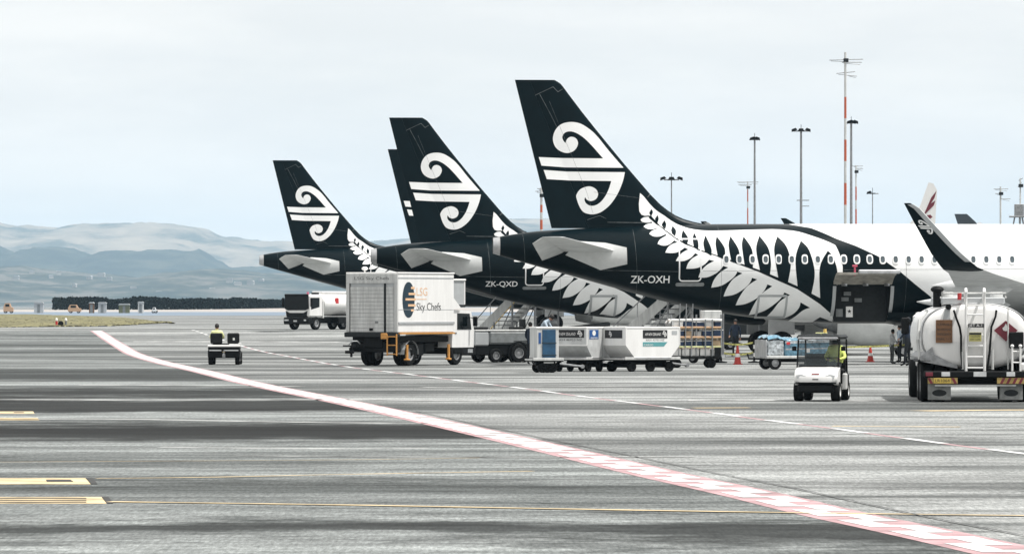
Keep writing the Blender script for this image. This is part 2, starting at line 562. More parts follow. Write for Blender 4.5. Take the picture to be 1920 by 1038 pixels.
band('joint_line', [(1290, 750), (1490, 750)], 0.9, M_thin)
band('joint_line', [(1590, 751), (1730, 752)], 0.9, M_thin)
band('joint_line', [(300, 838), (640, 841), (800, 840)], 0.35, M_thin)
band('joint_line', [(440, 854), (900, 857), (1300, 856)], 0.25, M_thin)
band('joint_line', [(1290, 740), (1920, 737)], 0.5, M_thin)
band('joint_line', [(1640, 725), (1990, 722)], 0.5, M_thin)
tar2 = path([(780, 771), (900, 797), (1050, 828), (1200, 858), (1340, 887), (1480, 914), (1600, 940), (1750, 972), (1990, 1018)], 1.0)
struct('tar_joint', ribbon(tar2, 0, tar2[1][-1], -0.018, 0.018, 0.014, 0.7), M_tar)
def patch(name, poly, m, dz, parent=None):
    return struct(name, MB().sheet([gp(x, y, dz) for x, y in poly]), m, parent)
for (y0, y1, x1, sk, stripes) in ((896, 907.5, 160, 10, 0), (931.5, 944, 190, 10, 3), (771, 775.5, 62, 3, 0), (783, 787.5, 70, 4, 0)):
    st = patch('stop_bar_marking', [(-60, y0), (x1, y0), (x1 + sk, y1), (-60, y1)], M_mark_y, 0.006)
    if y0 > 800:
        patch('border', [(x1 + 1, y0), (x1 + 13, y0), (x1 + 13 + sk, y1), (x1 + sk + 1, y1)], M_mark_k, 0.010, st)
        if stripes:
            for k in range(3):
                yy = y0 + 2.2 + k * 3.6
                patch('stripe', [(-60, yy), (x1 - 28, yy), (x1 - 28, yy + 1.3), (-60, yy + 1.3)], M_mark_k, 0.010, st)
        else:
            patch('infill', [(86, y0 + 3.4), (132, y0 + 3.4), (138, y0 + 7.2), (88, y0 + 7.2)], M_mark_k, 0.010, st)
    elif y0 < 780:
        patch('infill', [(26, y0 + 1.6), (44, y0 + 1.6), (46, y0 + 2.8), (26, y0 + 2.8)], M_mark_k, 0.010, st)

# grass island ------------------------------------------------------
M_grass = mat('dry_grass', (0.20, 0.185, 0.085), 0.9, var=0.4, scale=0.35)
outline = [(-120, 589), (0, 590), (70, 589), (200, 592), (280, 598), (322, 605), (292, 608.5), (200, 611), (100, 611.5), (0, 613), (-120, 614)]
top = lambda x: max(589.0, 589 + max(0, x - 60) * 0.035 + max(0, x - 230) * 0.085)
bot = lambda x: 613.5 - max(0, x) * 0.012 - max(0, x - 210) * 0.045
mb = MB()
NX, NT = 150, 46
vs, fs = [], []
for i in range(NX + 1):
    px = -120 + 444 * i / NX
    t0, t1 = top(px), bot(px)
    if t1 < t0 + 0.2: t1 = t0 + 0.2
    a, b = gp(px, t1), gp(px, t0)
    for j in range(NT + 1):
        t = j / NT
        d = a.y + (b.y - a.y) * t ** 1.8 + rnd.uniform(-1, 1) * (2 if 0 < j < NT else 3.0)
        x = (px - CX) * d / F
        e = math.sin(math.pi * t) ** 0.4 if 0 < t < 1 else 0
        z = gz(d) + (-0.05 if j in (0, NT) else 0.03 + e * (0.06 + 0.06 * rnd.random() ** 2 + 0.10 * noise.noise(Vector((x * .2, d * .05, 0)))))
        vs.append((x + rnd.uniform(-.3, .3), d, z))
for i in range(NX):
    for j in range(NT):
        a = i * (NT + 1) + j
        fs.append((a, a + 1, a + NT + 2, a + NT + 1))
mb.add(vs, fs)
g = put('grass', mb.mesh('grass', None), M_grass)
tag(g, 'dry yellowish grass strip beside the taxiway on the left', 'grass'); g['kind'] = 'stuff'

# water, far shore ----------------------------------------------------
M_water = mat('harbour_water', (0.18, 0.23, 0.29), 0.6, var=0.12, scale=0.02, bump=0.05, spec=0.15)
mb = MB(); mb.sheet([(-4000, 880, gz(900) + .02), (4000, 880, gz(900) + .02), (4000, 1425, gz(900) + .02), (-4000, 1425, gz(900) + .02)])
struct('water', mb, M_water)
M_sand = mat('pale_sand_bank', (0.38, 0.355, 0.335), 0.9, var=0.12, scale=0.03)
vs, fs = [], []
NX = 120
for i in range(NX + 1):
    x = -700 + 1000 * i / NX
    u = sstep(-105, -45, x)
    for k, (y, z) in enumerate(((1400, 0.78), (1430, 1.0 + .25 * u), (1480, 1.25 + .55 * u), (1560, 1.3 + .55 * u), (1800, 1.0))):
        vs.append((x, y, z + (0.12 * noise.noise(Vector((x * .05, y * .02, 3))) if k in (1, 2) else 0)))
for i in range(NX):
    for k in range(4):
        a = i * 5 + k
        fs.append((a, a + 1, a + 6, a + 5))
struct('shore_bank', MB().add(vs, fs).mesh('shore_bank', 60), M_sand)

HILLS = {}
def hill(name, prof, d, depth, m, seed, rough, nx=260, ny=40, x0=-400, x1=2400):
    vs, fs = [], []
    for i in range(nx + 1):
        px = x0 + (x1 - x0) * i / nx
        for k in range(len(prof) - 1):
            if prof[k][0] <= px <= prof[k + 1][0] or k == len(prof) - 2 or px < prof[0][0]:
                t = sstep(prof[k][0], prof[k + 1][0], px)
                py = prof[k][1] + (prof[k + 1][1] - prof[k][1]) * t
                if px <= prof[k + 1][0]:
                    break
        zr = H + (YH - py) * d / F
        for j in range(ny + 1):
            t = j / ny
            y = d - depth * (1 - t)
            x = (px - CX) * d / F
            base = math.sin(min(1.0, t) * math.pi / 2) ** 1.15
            q = 9000.0 / d
            nn = noise.fractal(Vector((x * 0.006 * q, y * 0.004 * q, seed)), 0.9, 2.1, 5)
            n2 = noise.fractal(Vector((x * 0.03 * q, y * 0.02 * q, seed + 7)), 0.8, 2.0, 4)
            z = 1.5 + (zr - 1.5) * base * (1 + 0.32 * nn * (1 - t)) + n2 * rough / q * (0.4 + 0.6 * base)
            vs.append((x, y, max(0.5, z)))
    for i in range(nx):
        for j in range(ny):
            a = i * (ny + 1) + j
            fs.append((a, a + 1, a + ny + 2, a + ny + 1))
    HILLS[d] = (vs, nx, ny, x0, x1, depth)
    return struct(name, MB().add(vs, fs).mesh(name, 80), m)

def hill_hit(d0, px, py):      # where the sight line of a pixel meets that range of hills
    vs, nx, ny, x0, x1, depth = HILLS[d0]
    i = int(round((px - x0) / (x1 - x0) * nx))
    for j in range(ny + 1):
        x, y, z = vs[i * (ny + 1) + j]
        if z > H + (YH - py) * y / F:
            return Vector(((px - CX) * d0 / F, y, z))
    return None

def hill_mat(name, c0, c1, c2, sc):
    m = bpy.data.materials.new(name); m.use_nodes = True
    n, l = m.node_tree.nodes, m.node_tree.links
    b = n['Principled BSDF']; b.inputs['Roughness'].default_value = 0.95; b.inputs['Specular IOR Level'].default_value = 0.1
    tc = n.new('ShaderNodeTexCoord'); mp = n.new('ShaderNodeMapping'); mp.inputs['Scale'].default_value = (sc, sc * 0.45, sc * 2.5)
    t = n.new('ShaderNodeTexNoise'); t.inputs['Scale'].default_value = 1.0; t.inputs['Detail'].default_value = 6.0; t.inputs['Roughness'].default_value = 0.62
    r = n.new('ShaderNodeValToRGB'); e = r.color_ramp.elements; e.new(0.5)
    for q, p, c in zip(e, (0.40, 0.50, 0.62), (c0, c1, c2)):
        q.position = p; q.color = c + (1,)
    l.new(tc.outputs['Object'], mp.inputs['Vector']); l.new(mp.outputs['Vector'], t.inputs['Vector'])
    l.new(t.outputs['Fac'], r.inputs['Fac']); l.new(r.outputs['Color'], b.inputs['Base Color'])
    return m
M_hill_far = hill_mat('dry_pasture_hills', (0.07, 0.075, 0.06), (0.22, 0.19, 0.15), (0.31, 0.26, 0.20), 0.0028)
M_hill_mid = hill_mat('bush_covered_hills', (0.022, 0.032, 0.030), (0.035, 0.045, 0.038), (0.06, 0.065, 0.05), 0.006)
M_hill_low = hill_mat('suburban_hills', (0.025, 0.036, 0.032), (0.05, 0.058, 0.045), (0.13, 0.12, 0.105), 0.008)
hill('hills', [(-400, 424), (0, 418), (40, 426), (60, 423), (89, 428), (122, 429), (152, 423), (190, 421), (217, 422), (271, 423), (298, 420), (339, 423), (379, 428),
               (401, 434), (414, 445), (444, 445), (474, 451), (515, 454), (640, 458), (740, 452), (850, 432), (940, 411), (1030, 411), (1120, 415), (1300, 440), (2400, 470)],
     24000, 4500, M_hill_far, 1.3, 2.6)
hill('hills', [(-400, 468), (0, 461), (16, 469), (30, 475), (62, 475), (73, 465), (114, 464), (135, 465), (157, 473), (187, 480), (217, 471), (244, 469), (265, 473), (287, 468),
               (320, 468), (349, 473), (379, 468), (390, 473), (406, 488), (439, 503), (515, 499), (640, 510), (800, 506), (940, 480), (1100, 490), (2400, 510)],
     18000, 2600, M_hill_mid, 5.1, 3.2)
hill('hills', [(-400, 512), (0, 505), (60, 500), (120, 508), (200, 515), (280, 522), (350, 512), (420, 506), (520, 514), (700, 522), (900, 528), (1100, 520), (2400, 530)],
     13500, 3200, M_hill_low, 9.4, 2.4)

# tree belt: one ragged dark mass far off
M_leaf = mat('dark_conifer_foliage', (0.004, 0.010, 0.009), 0.9, var=0.4, scale=0.5, spec=0.1)
mb = MB()
for k in range(14000):
    px = rnd.uniform(99, 620)
    d = rnd.uniform(1505, 1560)
    x = (px - CX) * d / F
    ht = 3.3 + 0.75 * noise.noise(Vector((x * 0.11, 0, 0))) + 0.55 * noise.noise(Vector((x * 0.5, 4, 0)))
    if px > 540: ht *= 0.92
    ht *= 1.0 - 0.12 * sstep(250, 540, px)
    z = 1.3 + ht * (rnd.random() ** 0.7)
    s_ = rnd.uniform(0.22, 0.55)
    c = Vector((x, d, z))
    a = Vector((rnd.uniform(-1, 1), rnd.uniform(-1, 1), rnd.uniform(-1, 1))).normalized()
    b = a.cross(Vector((rnd.uniform(-1, 1), rnd.uniform(-1, 1), rnd.uniform(-1, 1)))).normalized()
    mb.add([c - a * s_, c - b * s_ * .8, c + a * s_, c + b * s_ * .8], [(0, 1, 2, 3)])
t = put('tree_belt', mb.mesh('tree_belt', None), M_leaf)
tag(t, 'long dark belt of trees along the far shore', 'tree belt'); t['kind'] = 'stuff'

# haze: the air between here and the hills
mb = MB(); mb.box(-12000, 12000, -300, 26500, -1.0, 430)
M_haze = bpy.data.materials.new('haze_air'); M_haze.use_nodes = True
n, l = M_haze.node_tree.nodes, M_haze.node_tree.links
n.remove(n['Principled BSDF'])
pv = n.new('ShaderNodeVolumePrincipled')
pv.inputs['Color'].default_value = (0.56, 0.79, 1.0, 1)
pv.inputs['Density'].default_value = 0.000033
pv.inputs['Anisotropy'].default_value = 0.0
l.new(pv.outputs['Volume'], n['Material Output'].inputs['Volume'])
hz = put('haze', mb.mesh('haze'), M_haze); hz['kind'] = 'stuff'
tag(hz, 'pale blue haze hanging over the apron and the hills', 'haze')

# ------------------------------------------------------------------ the airliners
TH = math.radians(4.8)                         # nose slightly away from the camera
CT, ST = math.cos(TH), math.sin(TH)
D1 = F / 45.5
P1 = Vector(((925 - CX) * D1 / F, D1, 0.0))    # tail tip of the nearest aircraft

def loc_at(px, py, yl):                        # photo pixel on the nearest aircraft -> its own x, z at side offset yl
    a, b = (px - CX) / F, (py - YH) / F
    t = (yl - (P1.x * ST - P1.y * CT)) / (-a * ST + CT)
    X, Y = a * t - P1.x, t - P1.y
    return X * CT + Y * ST, H - b * t

def interp(tab, x):
    if x <= tab[0][0]: return tab[0][1:]
    for k in range(len(tab) - 1):
        if x <= tab[k + 1][0]:
            t = (x - tab[k][0]) / (tab[k + 1][0] - tab[k][0])
            return tuple(a + (b - a) * t for a, b in zip(tab[k][1:], tab[k + 1][1:]))
    return tab[-1][1:]

def spl(tab, x):                               # smooth (Catmull-Rom) version of interp
    if x <= tab[0][0]: return tab[0][1:]
    if x >= tab[-1][0]: return tab[-1][1:]
    for k in range(len(tab) - 1):
        if x <= tab[k + 1][0]:
            break
    x1, x2 = tab[k][0], tab[k + 1][0]
    p0, p3 = tab[max(k - 1, 0)], tab[min(k + 2, len(tab) - 1)]
    t = (x - x1) / (x2 - x1)
    out = []
    for c in range(1, len(tab[0])):
        y1, y2 = tab[k][c], tab[k + 1][c]
        m1 = (y2 - p0[c]) / (x2 - p0[0]) * (x2 - x1)
        m2 = (p3[c] - y1) / (p3[0] - x1) * (x2 - x1)
        out.append((2 * t ** 3 - 3 * t * t + 1) * y1 + (t ** 3 - 2 * t * t + t) * m1 + (-2 * t ** 3 + 3 * t * t) * y2 + (t ** 3 - t * t) * m2)
    return tuple(out)

prof = [(925, 446, 475), (950, 441, 483), (1000, 434, 497), (1050, 430.5, 511), (1100, 428, 525), (1150, 425.5, 539), (1200, 423, 552.5),
        (1250, 421.5, 566), (1300, 420.5, 577.5), (1350, 420, 586.5), (1400, 420, 593.5), (1450, 420, 599), (1500, 420, 603), (1560, 420, 606)]
PT = []
for px, a, b in prof:
    x, zt = loc_at(px, a, 0); _, zb = loc_at(px, b, 0)
    PT.append((x, zt, zb))
ZT = PT[-1][1]; ZB = PT[-1][2]
PT[-4:] = [(x, ZT, zb) for x, _, zb in PT[-4:]]
PT += [(16.0, ZT, ZB), (29.5, ZT, ZB), (31.5, ZT - .04, ZB + .02), (33.5, ZT - .28, ZB + .12), (35.3, ZT - .95, ZB + .36), (36.6, ZT - 1.72, ZB + .75), (37.3, ZT - 2.3, ZB + 1.15), (37.57, ZT - 2.62, ZB + 1.4)]
WT = [(0, .27), (1, .50), (2, .74), (4, 1.13), (6, 1.45), (8, 1.70), (10, 1.86), (12, 1.95), (14, 1.975), (29.5, 1.975), (31.5, 1.93), (33.5, 1.72), (35.3, 1.27), (36.6, .74), (37.3, .3), (37.57, .05)]

def fus(x):
    zt, zb = spl(PT, x)
    return (zt + zb) / 2, (zt - zb) / 2, spl(WT, x)[0]

XS = [0.0, 0.12, 0.22] + [0.4 * k for k in range(1, 94)] + [37.4, 37.5, 37.56]
XS = sorted(set(round(x, 4) for x in XS if x < 37.57))

def y_fus(x, z):
    zc, h, w = fus(x)
    q = 1 - ((z - zc) / h) ** 2
    return -w * math.sqrt(max(0.0, q))

# fin -----------------------------------------------------------------
LE = [loc_at(x, y, 0)[::-1] for x, y in ((1334, 423), (1320, 420), (1298.5, 415.3), (1283, 411), (1268.6, 404.9), (1254, 396), (1238.8, 384), (1219.4, 364.5), (1164, 300), (1119, 245), (1089.4, 207.7), (1062, 171.5), (1056, 163), (1049, 155), (1040, 151))]
TEp = [loc_at(1033, 427, 0)[::-1], loc_at(965, 150, 0)[::-1]]
HI = [loc_at(1101, 423, 0)[::-1], loc_at(993, 151, 0)[::-1]]
def lin2(t, z):
    (z0, x0), (z1, x1) = t
    return x0 + (x1 - x0) * (z - z0) / (z1 - z0)
def fin_le(z): return interp(LE, z)[0]
def fin_te(z): return lin2(TEp, z)
def fin_hi(z): return lin2(HI, z)
ZF0, ZF1 = TEp[0][0] - 0.02, TEp[1][0]
RUD = math.tan(math.radians(8.0))
def y_fin(x, z):
    le, te, hi = fin_le(z), fin_te(z), fin_hi(z)
    t = 0.30 - 0.20 * (z - ZF0) / (ZF1 - ZF0)
    f = min(1.0, max(0.0, (le - x) / max(0.05, le - te)))
    y = -t * (math.sqrt(f) * 2.05 * (1 - f) ** 0.85 if f < 0.999 else 0.0)
    y = min(y, -0.006)
    if x < hi:
        y -= (hi - x) * RUD
    return y

def y_side(x, z):
    zc, h, w = fus(x)
    a = y_fus(x, z) if z < zc + h else 0.0
    b = y_fin(x, z) if z > ZF0 - .2 and fin_te(z) <= x <= fin_le(z) else 0.0
    return min(a, b)

def to_local(px, py, surf, off=0.0):
    y = -1.0
    for _ in range(6):
        x, z = loc_at(px, py, y)
        y = surf(x, z)
    return x, z

def catmull(pts, n=6, closed=True):
    """pts with an optional third entry 1 = sharp corner"""
    out = []
    m = len(pts)
    for i in range(m if closed else m - 1):
        p1, p2 = pts[i], pts[(i + 1) % m]
        p0 = pts[(i - 1) % m] if (closed or i > 0) else p1
        p3 = pts[(i + 2) % m] if (closed or i + 2 < m) else p2
        if len(p1) > 2: p0 = p1
        if len(p2) > 2: p3 = p2
        for k in range(n):
            t = k / n
            out.append(tuple(0.5 * (2 * p1[c] + (p2[c] - p0[c]) * t + (2 * p0[c] - 5 * p1[c] + 4 * p2[c] - p3[c]) * t * t + (3 * p1[c] - p0[c] - 3 * p2[c] + p3[c]) * t ** 3) for c in (0, 1)))
    if not closed:
        out.append(pts[-1][:2])
    return out

def conform(polys, surf, off, dx=0.4, dz=0.12, local=False, extra=()):
    """polygons given in photo pixels of the nearest aircraft, laid onto its skin"""
    bm = bmesh.new()
    for poly in polys:
        P = poly if local else [to_local(x, y, surf) for x, y in poly]
        vs = [bm.verts.new((x, 0, z)) for x, z in P]
        for t in geometry.tessellate_polygon([[Vector((x, z, 0)) for x, z in P]]):
            if len(set(t)) == 3:
                try: bm.faces.new([vs[i] for i in t])
                except ValueError: pass
    def cut(co, no):
        bmesh.ops.bisect_plane(bm, geom=bm.verts[:] + bm.edges[:] + bm.faces[:], plane_co=co, plane_no=no, dist=1e-5)
    x0, x1 = min(v.co.x for v in bm.verts), max(v.co.x for v in bm.verts)
    z0, z1 = min(v.co.z for v in bm.verts), max(v.co.z for v in bm.verts)
    for x in XS:
        if x0 < x < x1: cut((x, 0, 0), (1, 0, 0))
    z = math.ceil(z0 / dz) * dz
    while z < z1:
        cut((0, 0, z), (0, 0, 1))
        if z > 5.05 and surf is not y_fin:
            for q in (0.25, .5, .75): cut((0, 0, z + q * dz), (0, 0, 1))
        z += dz
    for co, no in extra:
        cut(co, no)
    for v in bm.verts:
        x, zz = v.co.x, v.co.z
        y = surf(x, zz)
        e = 0.01
        ny, nz = -1.0, (surf(x, zz + e) - surf(x, zz - e)) / (2 * e)
        nn = Vector((0, ny, max(-6, min(6, nz)))).normalized()
        v.co = Vector((x, y, zz)) + nn * off
    me = bpy.data.meshes.new('print')
    bm.to_mesh(me); bm.free()
    if len(me.polygons):
        if sum(p.normal.y * p.area for p in me.polygons) > 0:
            me.flip_normals()
    me.polygons.foreach_set('use_smooth', [True] * len(me.polygons))
    return me

# fern print, traced ------------------------------------------------
zA = lambda u, v: (1160 + u / 7.985, 350 + v / 7.985)
z5 = lambda u, v: (1280 + u / 4.153, 390 + v / 4.153)
zR = lambda u, v: (1240 + u / 7.417, 460 + v / 7.417)
up_top = [(1200, 362), (1207.6, 368.8), (1216.4, 380), (1226.4, 390.7), (1235, 397.6), (1245, 403.9), (1255, 411.4), (1264, 417), (1272.7, 421.6), (1281, 425), (1291.5, 428.3), (1310, 431.4), (1335, 432.7), (1388, 431.4),
          (1448.6, 429.9), (1472.6, 431.4), (1496.7, 434.5), (1520.8, 441.8), (1545, 450.2), (1564, 458.5), (1568, 463), (1574, 476), (1578.6, 491), (1580, 510), (1573, 526)]
up_low = [(1567, 540), (1556, 567), (1537, 558), (1495, 536), (1459, 520), (1424.5, 506), (1395.6, 496), (1345, 478.6), (1315, 469), (1299, 461.3), (1285, 455), (1275, 449.6), (1266.5, 445.6), (1256.4, 437.4), (1247.7, 431.4), (1235, 420.6), (1221, 404.6),
          (1215, 404), (1209, 404.5), (1202.6, 402.4), (1198.6, 396), (1197.8, 382)]
fern_up = catmull([(up_top[0][0], up_top[0][1], 1)] + up_top[1:], 2, False) + up_low
def almond(f, apex, left, bl, br, right, right2=None, drop=2.5):
    p = [f(*bl), f(*left), f(*apex) + (1,), f(*right)] + ([f(*right2)] if right2 else []) + [f(*br)]
    pts = catmull(p, 5, False)
    e, b0 = f(*br), f(*bl)
    return pts + [(e[0], e[1] + drop), (b0[0], b0[1] + drop)]
holes = [almond(zA, (490, 335), (460, 390), (474, 425), (494, 425), (511, 380), drop=1.2),
         almond(zA, (582, 425), (545, 480), (550, 505), (582, 535), (597, 480), drop=1.2),
         almond(zA, (685, 503), (645, 570), (662, 605), (700, 630), (713, 570), drop=1.4),
         almond(zA, (808, 590), (786, 650), (795, 690), (848, 735), (858, 660), drop=1.6),
         almond(zA, (962, 650), (940, 745), (955, 805), (1028, 850), (1040, 770), drop=2),
         almond(zA, (1130, 690), (1108, 780), (1122, 882), (1190, 938), (1190, 830), drop=2),
         almond(zA, (1300, 730), (1268, 840), (1288, 958), (1388, 1020), (1385, 920), drop=2),
         almond(z5, (265, 222), (256, 280), (272, 368), (328, 392), (326, 310)),
         almond(z5, (372, 220), (357, 290), (378, 408), (446, 430), (436, 325)),
         almond(z5, (474, 222), (461, 290), (482, 440), (547, 462), (540, 325)),
         almond(z5, (597, 217), (572, 320), (602, 482), (680, 512), (665, 310), (687, 420)),
         almond(z5, (737, 222), (712, 330), (744, 540), (820, 575), (808, 300), (842, 430)),
         almond(z5, (920, 255), (879, 390), (894, 606), (1003, 662), (985, 330), (1028, 500)),
         almond(z5, (1130, 332), (1068, 460), (1070, 698), (1180, 760), (1172, 385), (1206, 520), drop=8)]
spine = [(1217, 409), (1235, 423.7), (1248, 434.2), (1266.5, 447.9), (1285, 458.6), (1299, 463.4), (1313.7, 470.9), (1345, 480.6), (1395.6, 499.6), (1424.5, 510.4), (1459, 526), (1495, 541.7), (1537, 569.4), (1560.5, 590), (1562, 602)]
leaves = []    # from the front end back to the first small leaf: notch, lower edge, tip, upper edge, notch
def L(f, *pts, more=False):
    q = [f(*p[:2]) + tuple(p[2:]) for p in pts]
    if more: leaves[-1].extend(q)
    else: leaves.append(q)
L(z5, (1165, 882, 1), (1070, 846, 1), (1010, 884, 1), (920, 888, 1), (820, 876, 1), (880, 838), (940, 792), (992, 774, 1))
L(z5, (918, 732, 1), (905, 775), (860, 822), (790, 856, 1), (650, 846, 1), (700, 795), (760, 722), (835, 675, 1))
L(z5, (792, 655, 1), (765, 700), (715, 745), (640, 795), (570, 820), (515, 830, 1), (560, 740), (612, 668), (697, 607, 1))
L(z5, (660, 592, 1), (635, 640), (590, 690), (540, 722), (480, 746), (412, 755, 1), (442, 690), (500, 610), (580, 554, 1))
L(z5, (540, 542, 1), (520, 585), (470, 632), (400, 672), (318, 686, 1), (342, 625), (392, 552), (465, 507, 1))
L(z5, (425, 493, 1), (408, 525), (368, 562), (300, 603), (222, 618, 1), (242, 560), (290, 502), (355, 461, 1))
L(z5, (315, 450, 1), (296, 475), (258, 508), (190, 538), (122, 540, 1), (142, 490), (190, 441), (245, 412, 1))
L(z5, (205, 402, 1), (178, 432), (138, 457), (90, 470), (27, 472, 1))
L(zR, (370, 250), (430, 180), (515, 131, 1), more=True)
L(zR, (470, 108, 1), (420, 165), (350, 205), (280, 220), (200, 215, 1), (240, 150), (300, 95), (375, 56, 1))
L(zR, (325, 30, 1))
L(zA, (920, 960), (850, 988), (760, 992), (697, 985, 1), (740, 905), (810, 855), (885, 836, 1), more=True)
L(zA, (830, 803, 1), (780, 850), (720, 878), (650, 880), (582, 855, 1), (620, 790), (720, 729, 1))
L(zA, (700, 710, 1), (660, 730), (600, 747), (520, 743), (457, 705, 1), (500, 662), (585, 628, 1))
L(zA, (580, 614, 1), (540, 630), (480, 639), (420, 628), (372, 598, 1), (420, 560), (505, 542, 1))
L(zA, (490, 522, 1), (460, 535), (400, 536), (345, 522), (328, 490, 1), (372, 460), (447, 450, 1))
fern_low = [spine + [q[:2] for g_ in leaves for q in (g_[0], g_[-1])]] + [catmull(g_, 4, False) for g_ in leaves]
zK = lambda u, v: (1000 + u / 4.943, 210 + v / 4.943)
k_up = [(75, 497, 1), (290, 513, 1), (835, 517, 1), (700, 360), (600, 235), (530, 167), (440, 110), (350, 93), (260, 113), (203, 170), (181, 250), (205, 325), (260, 368), (325, 380), (385, 352), (414, 295), (398, 248), (355, 230),
        (317, 246), (297, 288, 1), (276, 262), (269, 228), (292, 193), (340, 180), (400, 196), (470, 242), (540, 310), (600, 378), (646, 430, 1), (250, 427, 1), (50, 418, 1)]
k_lo = [(95, 537, 1), (300, 552, 1), (848, 558, 1), (830, 640), (790, 740), (742, 820), (690, 880), (620, 930), (545, 948), (470, 930), (430, 880), (402, 805), (399, 768), (430, 720), (480, 695), (530, 690), (580, 715), (600, 760),
        (582, 805), (535, 825), (497, 813), (480, 788, 1), (474, 815), (490, 847), (530, 868), (580, 862), (630, 827), (672, 770), (702, 705), (722, 640, 1), (330, 634, 1), (125, 622, 1)]
KU = catmull([zK(*p[:2]) + tuple(p[2:]) for p in k_up], 4)
KL = catmull([zK(*p[:2]) + tuple(p[2:]) for p in k_lo], 4)

hz_dir = Vector((lin2(HI, ZF1) - lin2(HI, ZF0), 0, ZF1 - ZF0))
hinge_cut = (Vector((lin2(HI, ZF0), 0, ZF0)), Vector((hz_dir.z, 0, -hz_dir.x)))
def clip_fn(keep_front):
    def f(me):
        bm = bmesh.new(); bm.from_mesh(me)
        dead = [q for q in bm.faces if ((q.calc_center_median().x > fin_hi(q.calc_center_median().z)) != keep_front)]
        bmesh.ops.delete(bm, geom=dead, context='FACES')
        bm.to_mesh(me); bm.free()
        return me
    return f
MESH = {}
MESH['fern_upper'] = conform([fern_up], y_side, 0.010)
MESH['fern_gap'] = conform(holes, y_side, 0.016)
MESH['fern_lower'] = conform(fern_low, y_side, 0.010)
MESH['tail_emblem'] = clip_fn(True)(conform([KU, KL], y_fin, 0.008, dz=0.3, extra=[hinge_cut]))
MESH['rudder_bar0'] = clip_fn(False)(conform([KU], y_fin, 0.008, dz=0.3, extra=[hinge_cut]))
MESH['rudder_bar1'] = clip_fn(False)(conform([KL], y_fin, 0.008, dz=0.3, extra=[hinge_cut]))

# fuselage ------------------------------------------------------------
NA = 96
def fuselage_mesh(openings):
    vs, fs = [], []
    for x in XS:
        zc, h, w = fus(x)
        for k in range(NA):
            a = 2 * math.pi * k / NA
            vs.append((x, w * math.sin(a), zc + h * math.cos(a)))
    for i in range(len(XS) - 1):
        for k in range(NA):
            fs.append((i * NA + k, (i + 1) * NA + k, (i + 1) * NA + (k + 1) % NA, i * NA + (k + 1) % NA))
    fs.append(tuple(range(NA)))
    fs.append(tuple(range((len(XS) - 1) * NA, len(XS) * NA)))
    me = MB().add(vs, fs).mesh('fuselage', 40)
    if openings:
        bm = bmesh.new(); bm.from_mesh(me)
        for (x0, x1, z0, z1) in openings:
            for co, no in (((x0, 0, 0), (1, 0, 0)), ((x1, 0, 0), (1, 0, 0)), ((0, 0, z0), (0, 0, 1)), ((0, 0, z1), (0, 0, 1))):
                near = [q for q in bm.faces if q.calc_center_median().y < 0.2 and x0 - 1 < q.calc_center_median().x < x1 + 1]
                g = set(near)
                for q in near:
                    g.update(q.edges); g.update(q.verts)
                bmesh.ops.bisect_plane(bm, geom=list(g), plane_co=co, plane_no=no, dist=1e-5)
            dead = [q for q in bm.faces if x0 < q.calc_center_median().x < x1 and z0 < q.calc_center_median().z < z1 and q.calc_center_median().y < 0]
            bmesh.ops.delete(bm, geom=dead, context='FACES')
        bm.to_mesh(me); bm.free()
        me.polygons.foreach_set('use_smooth', [True] * len(me.polygons))
    return me

# white forward / black aft paint split as a print on the skin
bd = [(1480, 420.6), (1487, 421.8), (1520.8, 427.3), (1545, 437), (1569, 447.8), (1605, 461), (1646, 480), (1686.7, 508), (1715.6, 532.4), (1744.5, 555.5), (1762, 569), (1790, 592), (1800, 606)]
B = sorted((to_local(x, y, y_fus)[::-1] for x, y in bd))
M_body = bpy.data.materials.new('two_tone_fuselage_paint'); M_body.use_nodes = True
n, l = M_body.node_tree.nodes, M_body.node_tree.links
b = n['Principled BSDF']; b.inputs['Roughness'].default_value = 0.30; b.inputs['Specular IOR Level'].default_value = 0.12
tc = n.new('ShaderNodeTexCoord'); sp = n.new('ShaderNodeSeparateXYZ'); l.new(tc.outputs['Object'], sp.inputs[0])
mr = n.new('ShaderNodeMapRange'); mr.inputs[1].default_value = 1.5; mr.inputs[2].default_value = 6.0; l.new(sp.outputs['Z'], mr.inputs[0])
rp = n.new('ShaderNodeValToRGB'); e = rp.color_ramp.elements
while len(e) < len(B): e.new(0.5)
for q, (z, x) in zip(e, B):
    q.position = (z - 1.5) / 4.5; v = (x - 10) / 12; q.color = (v, v, v, 1)
l.new(mr.outputs[0], rp.inputs['Fac'])
m1 = n.new('ShaderNodeMath'); m1.operation = 'MULTIPLY_ADD'; m1.inputs[1].default_value = 12; m1.inputs[2].default_value = 10; l.new(rp.outputs['Color'], m1.inputs[0])
m2 = n.new('ShaderNodeMath'); m2.operation = 'GREATER_THAN'; l.new(sp.outputs['X'], m2.inputs[0]); l.new(m1.outputs[0], m2.inputs[1])
nz = n.new('ShaderNodeTexNoise'); nz.inputs['Scale'].default_value = 1.3; nz.inputs['Detail'].default_value = 5; l.new(tc.outputs['Object'], nz.inputs['Vector'])
r2 = n.new('ShaderNodeValToRGB'); r2.color_ramp.elements[0].color = (0.0008, 0.0055, 0.0080, 1); r2.color_ramp.elements[1].color = (0.0016, 0.0080, 0.0110, 1); l.new(nz.outputs['Fac'], r2.inputs['Fac'])
mx = n.new('ShaderNodeMix'); mx.data_type = 'RGBA'; l.new(m2.outputs[0], mx.inputs[0]); l.new(r2.outputs['Color'], mx.inputs[6]); mx.inputs[7].default_value = (0.82, 0.83, 0.83, 1)
l.new(mx.outputs[2], b.inputs['Base Color'])

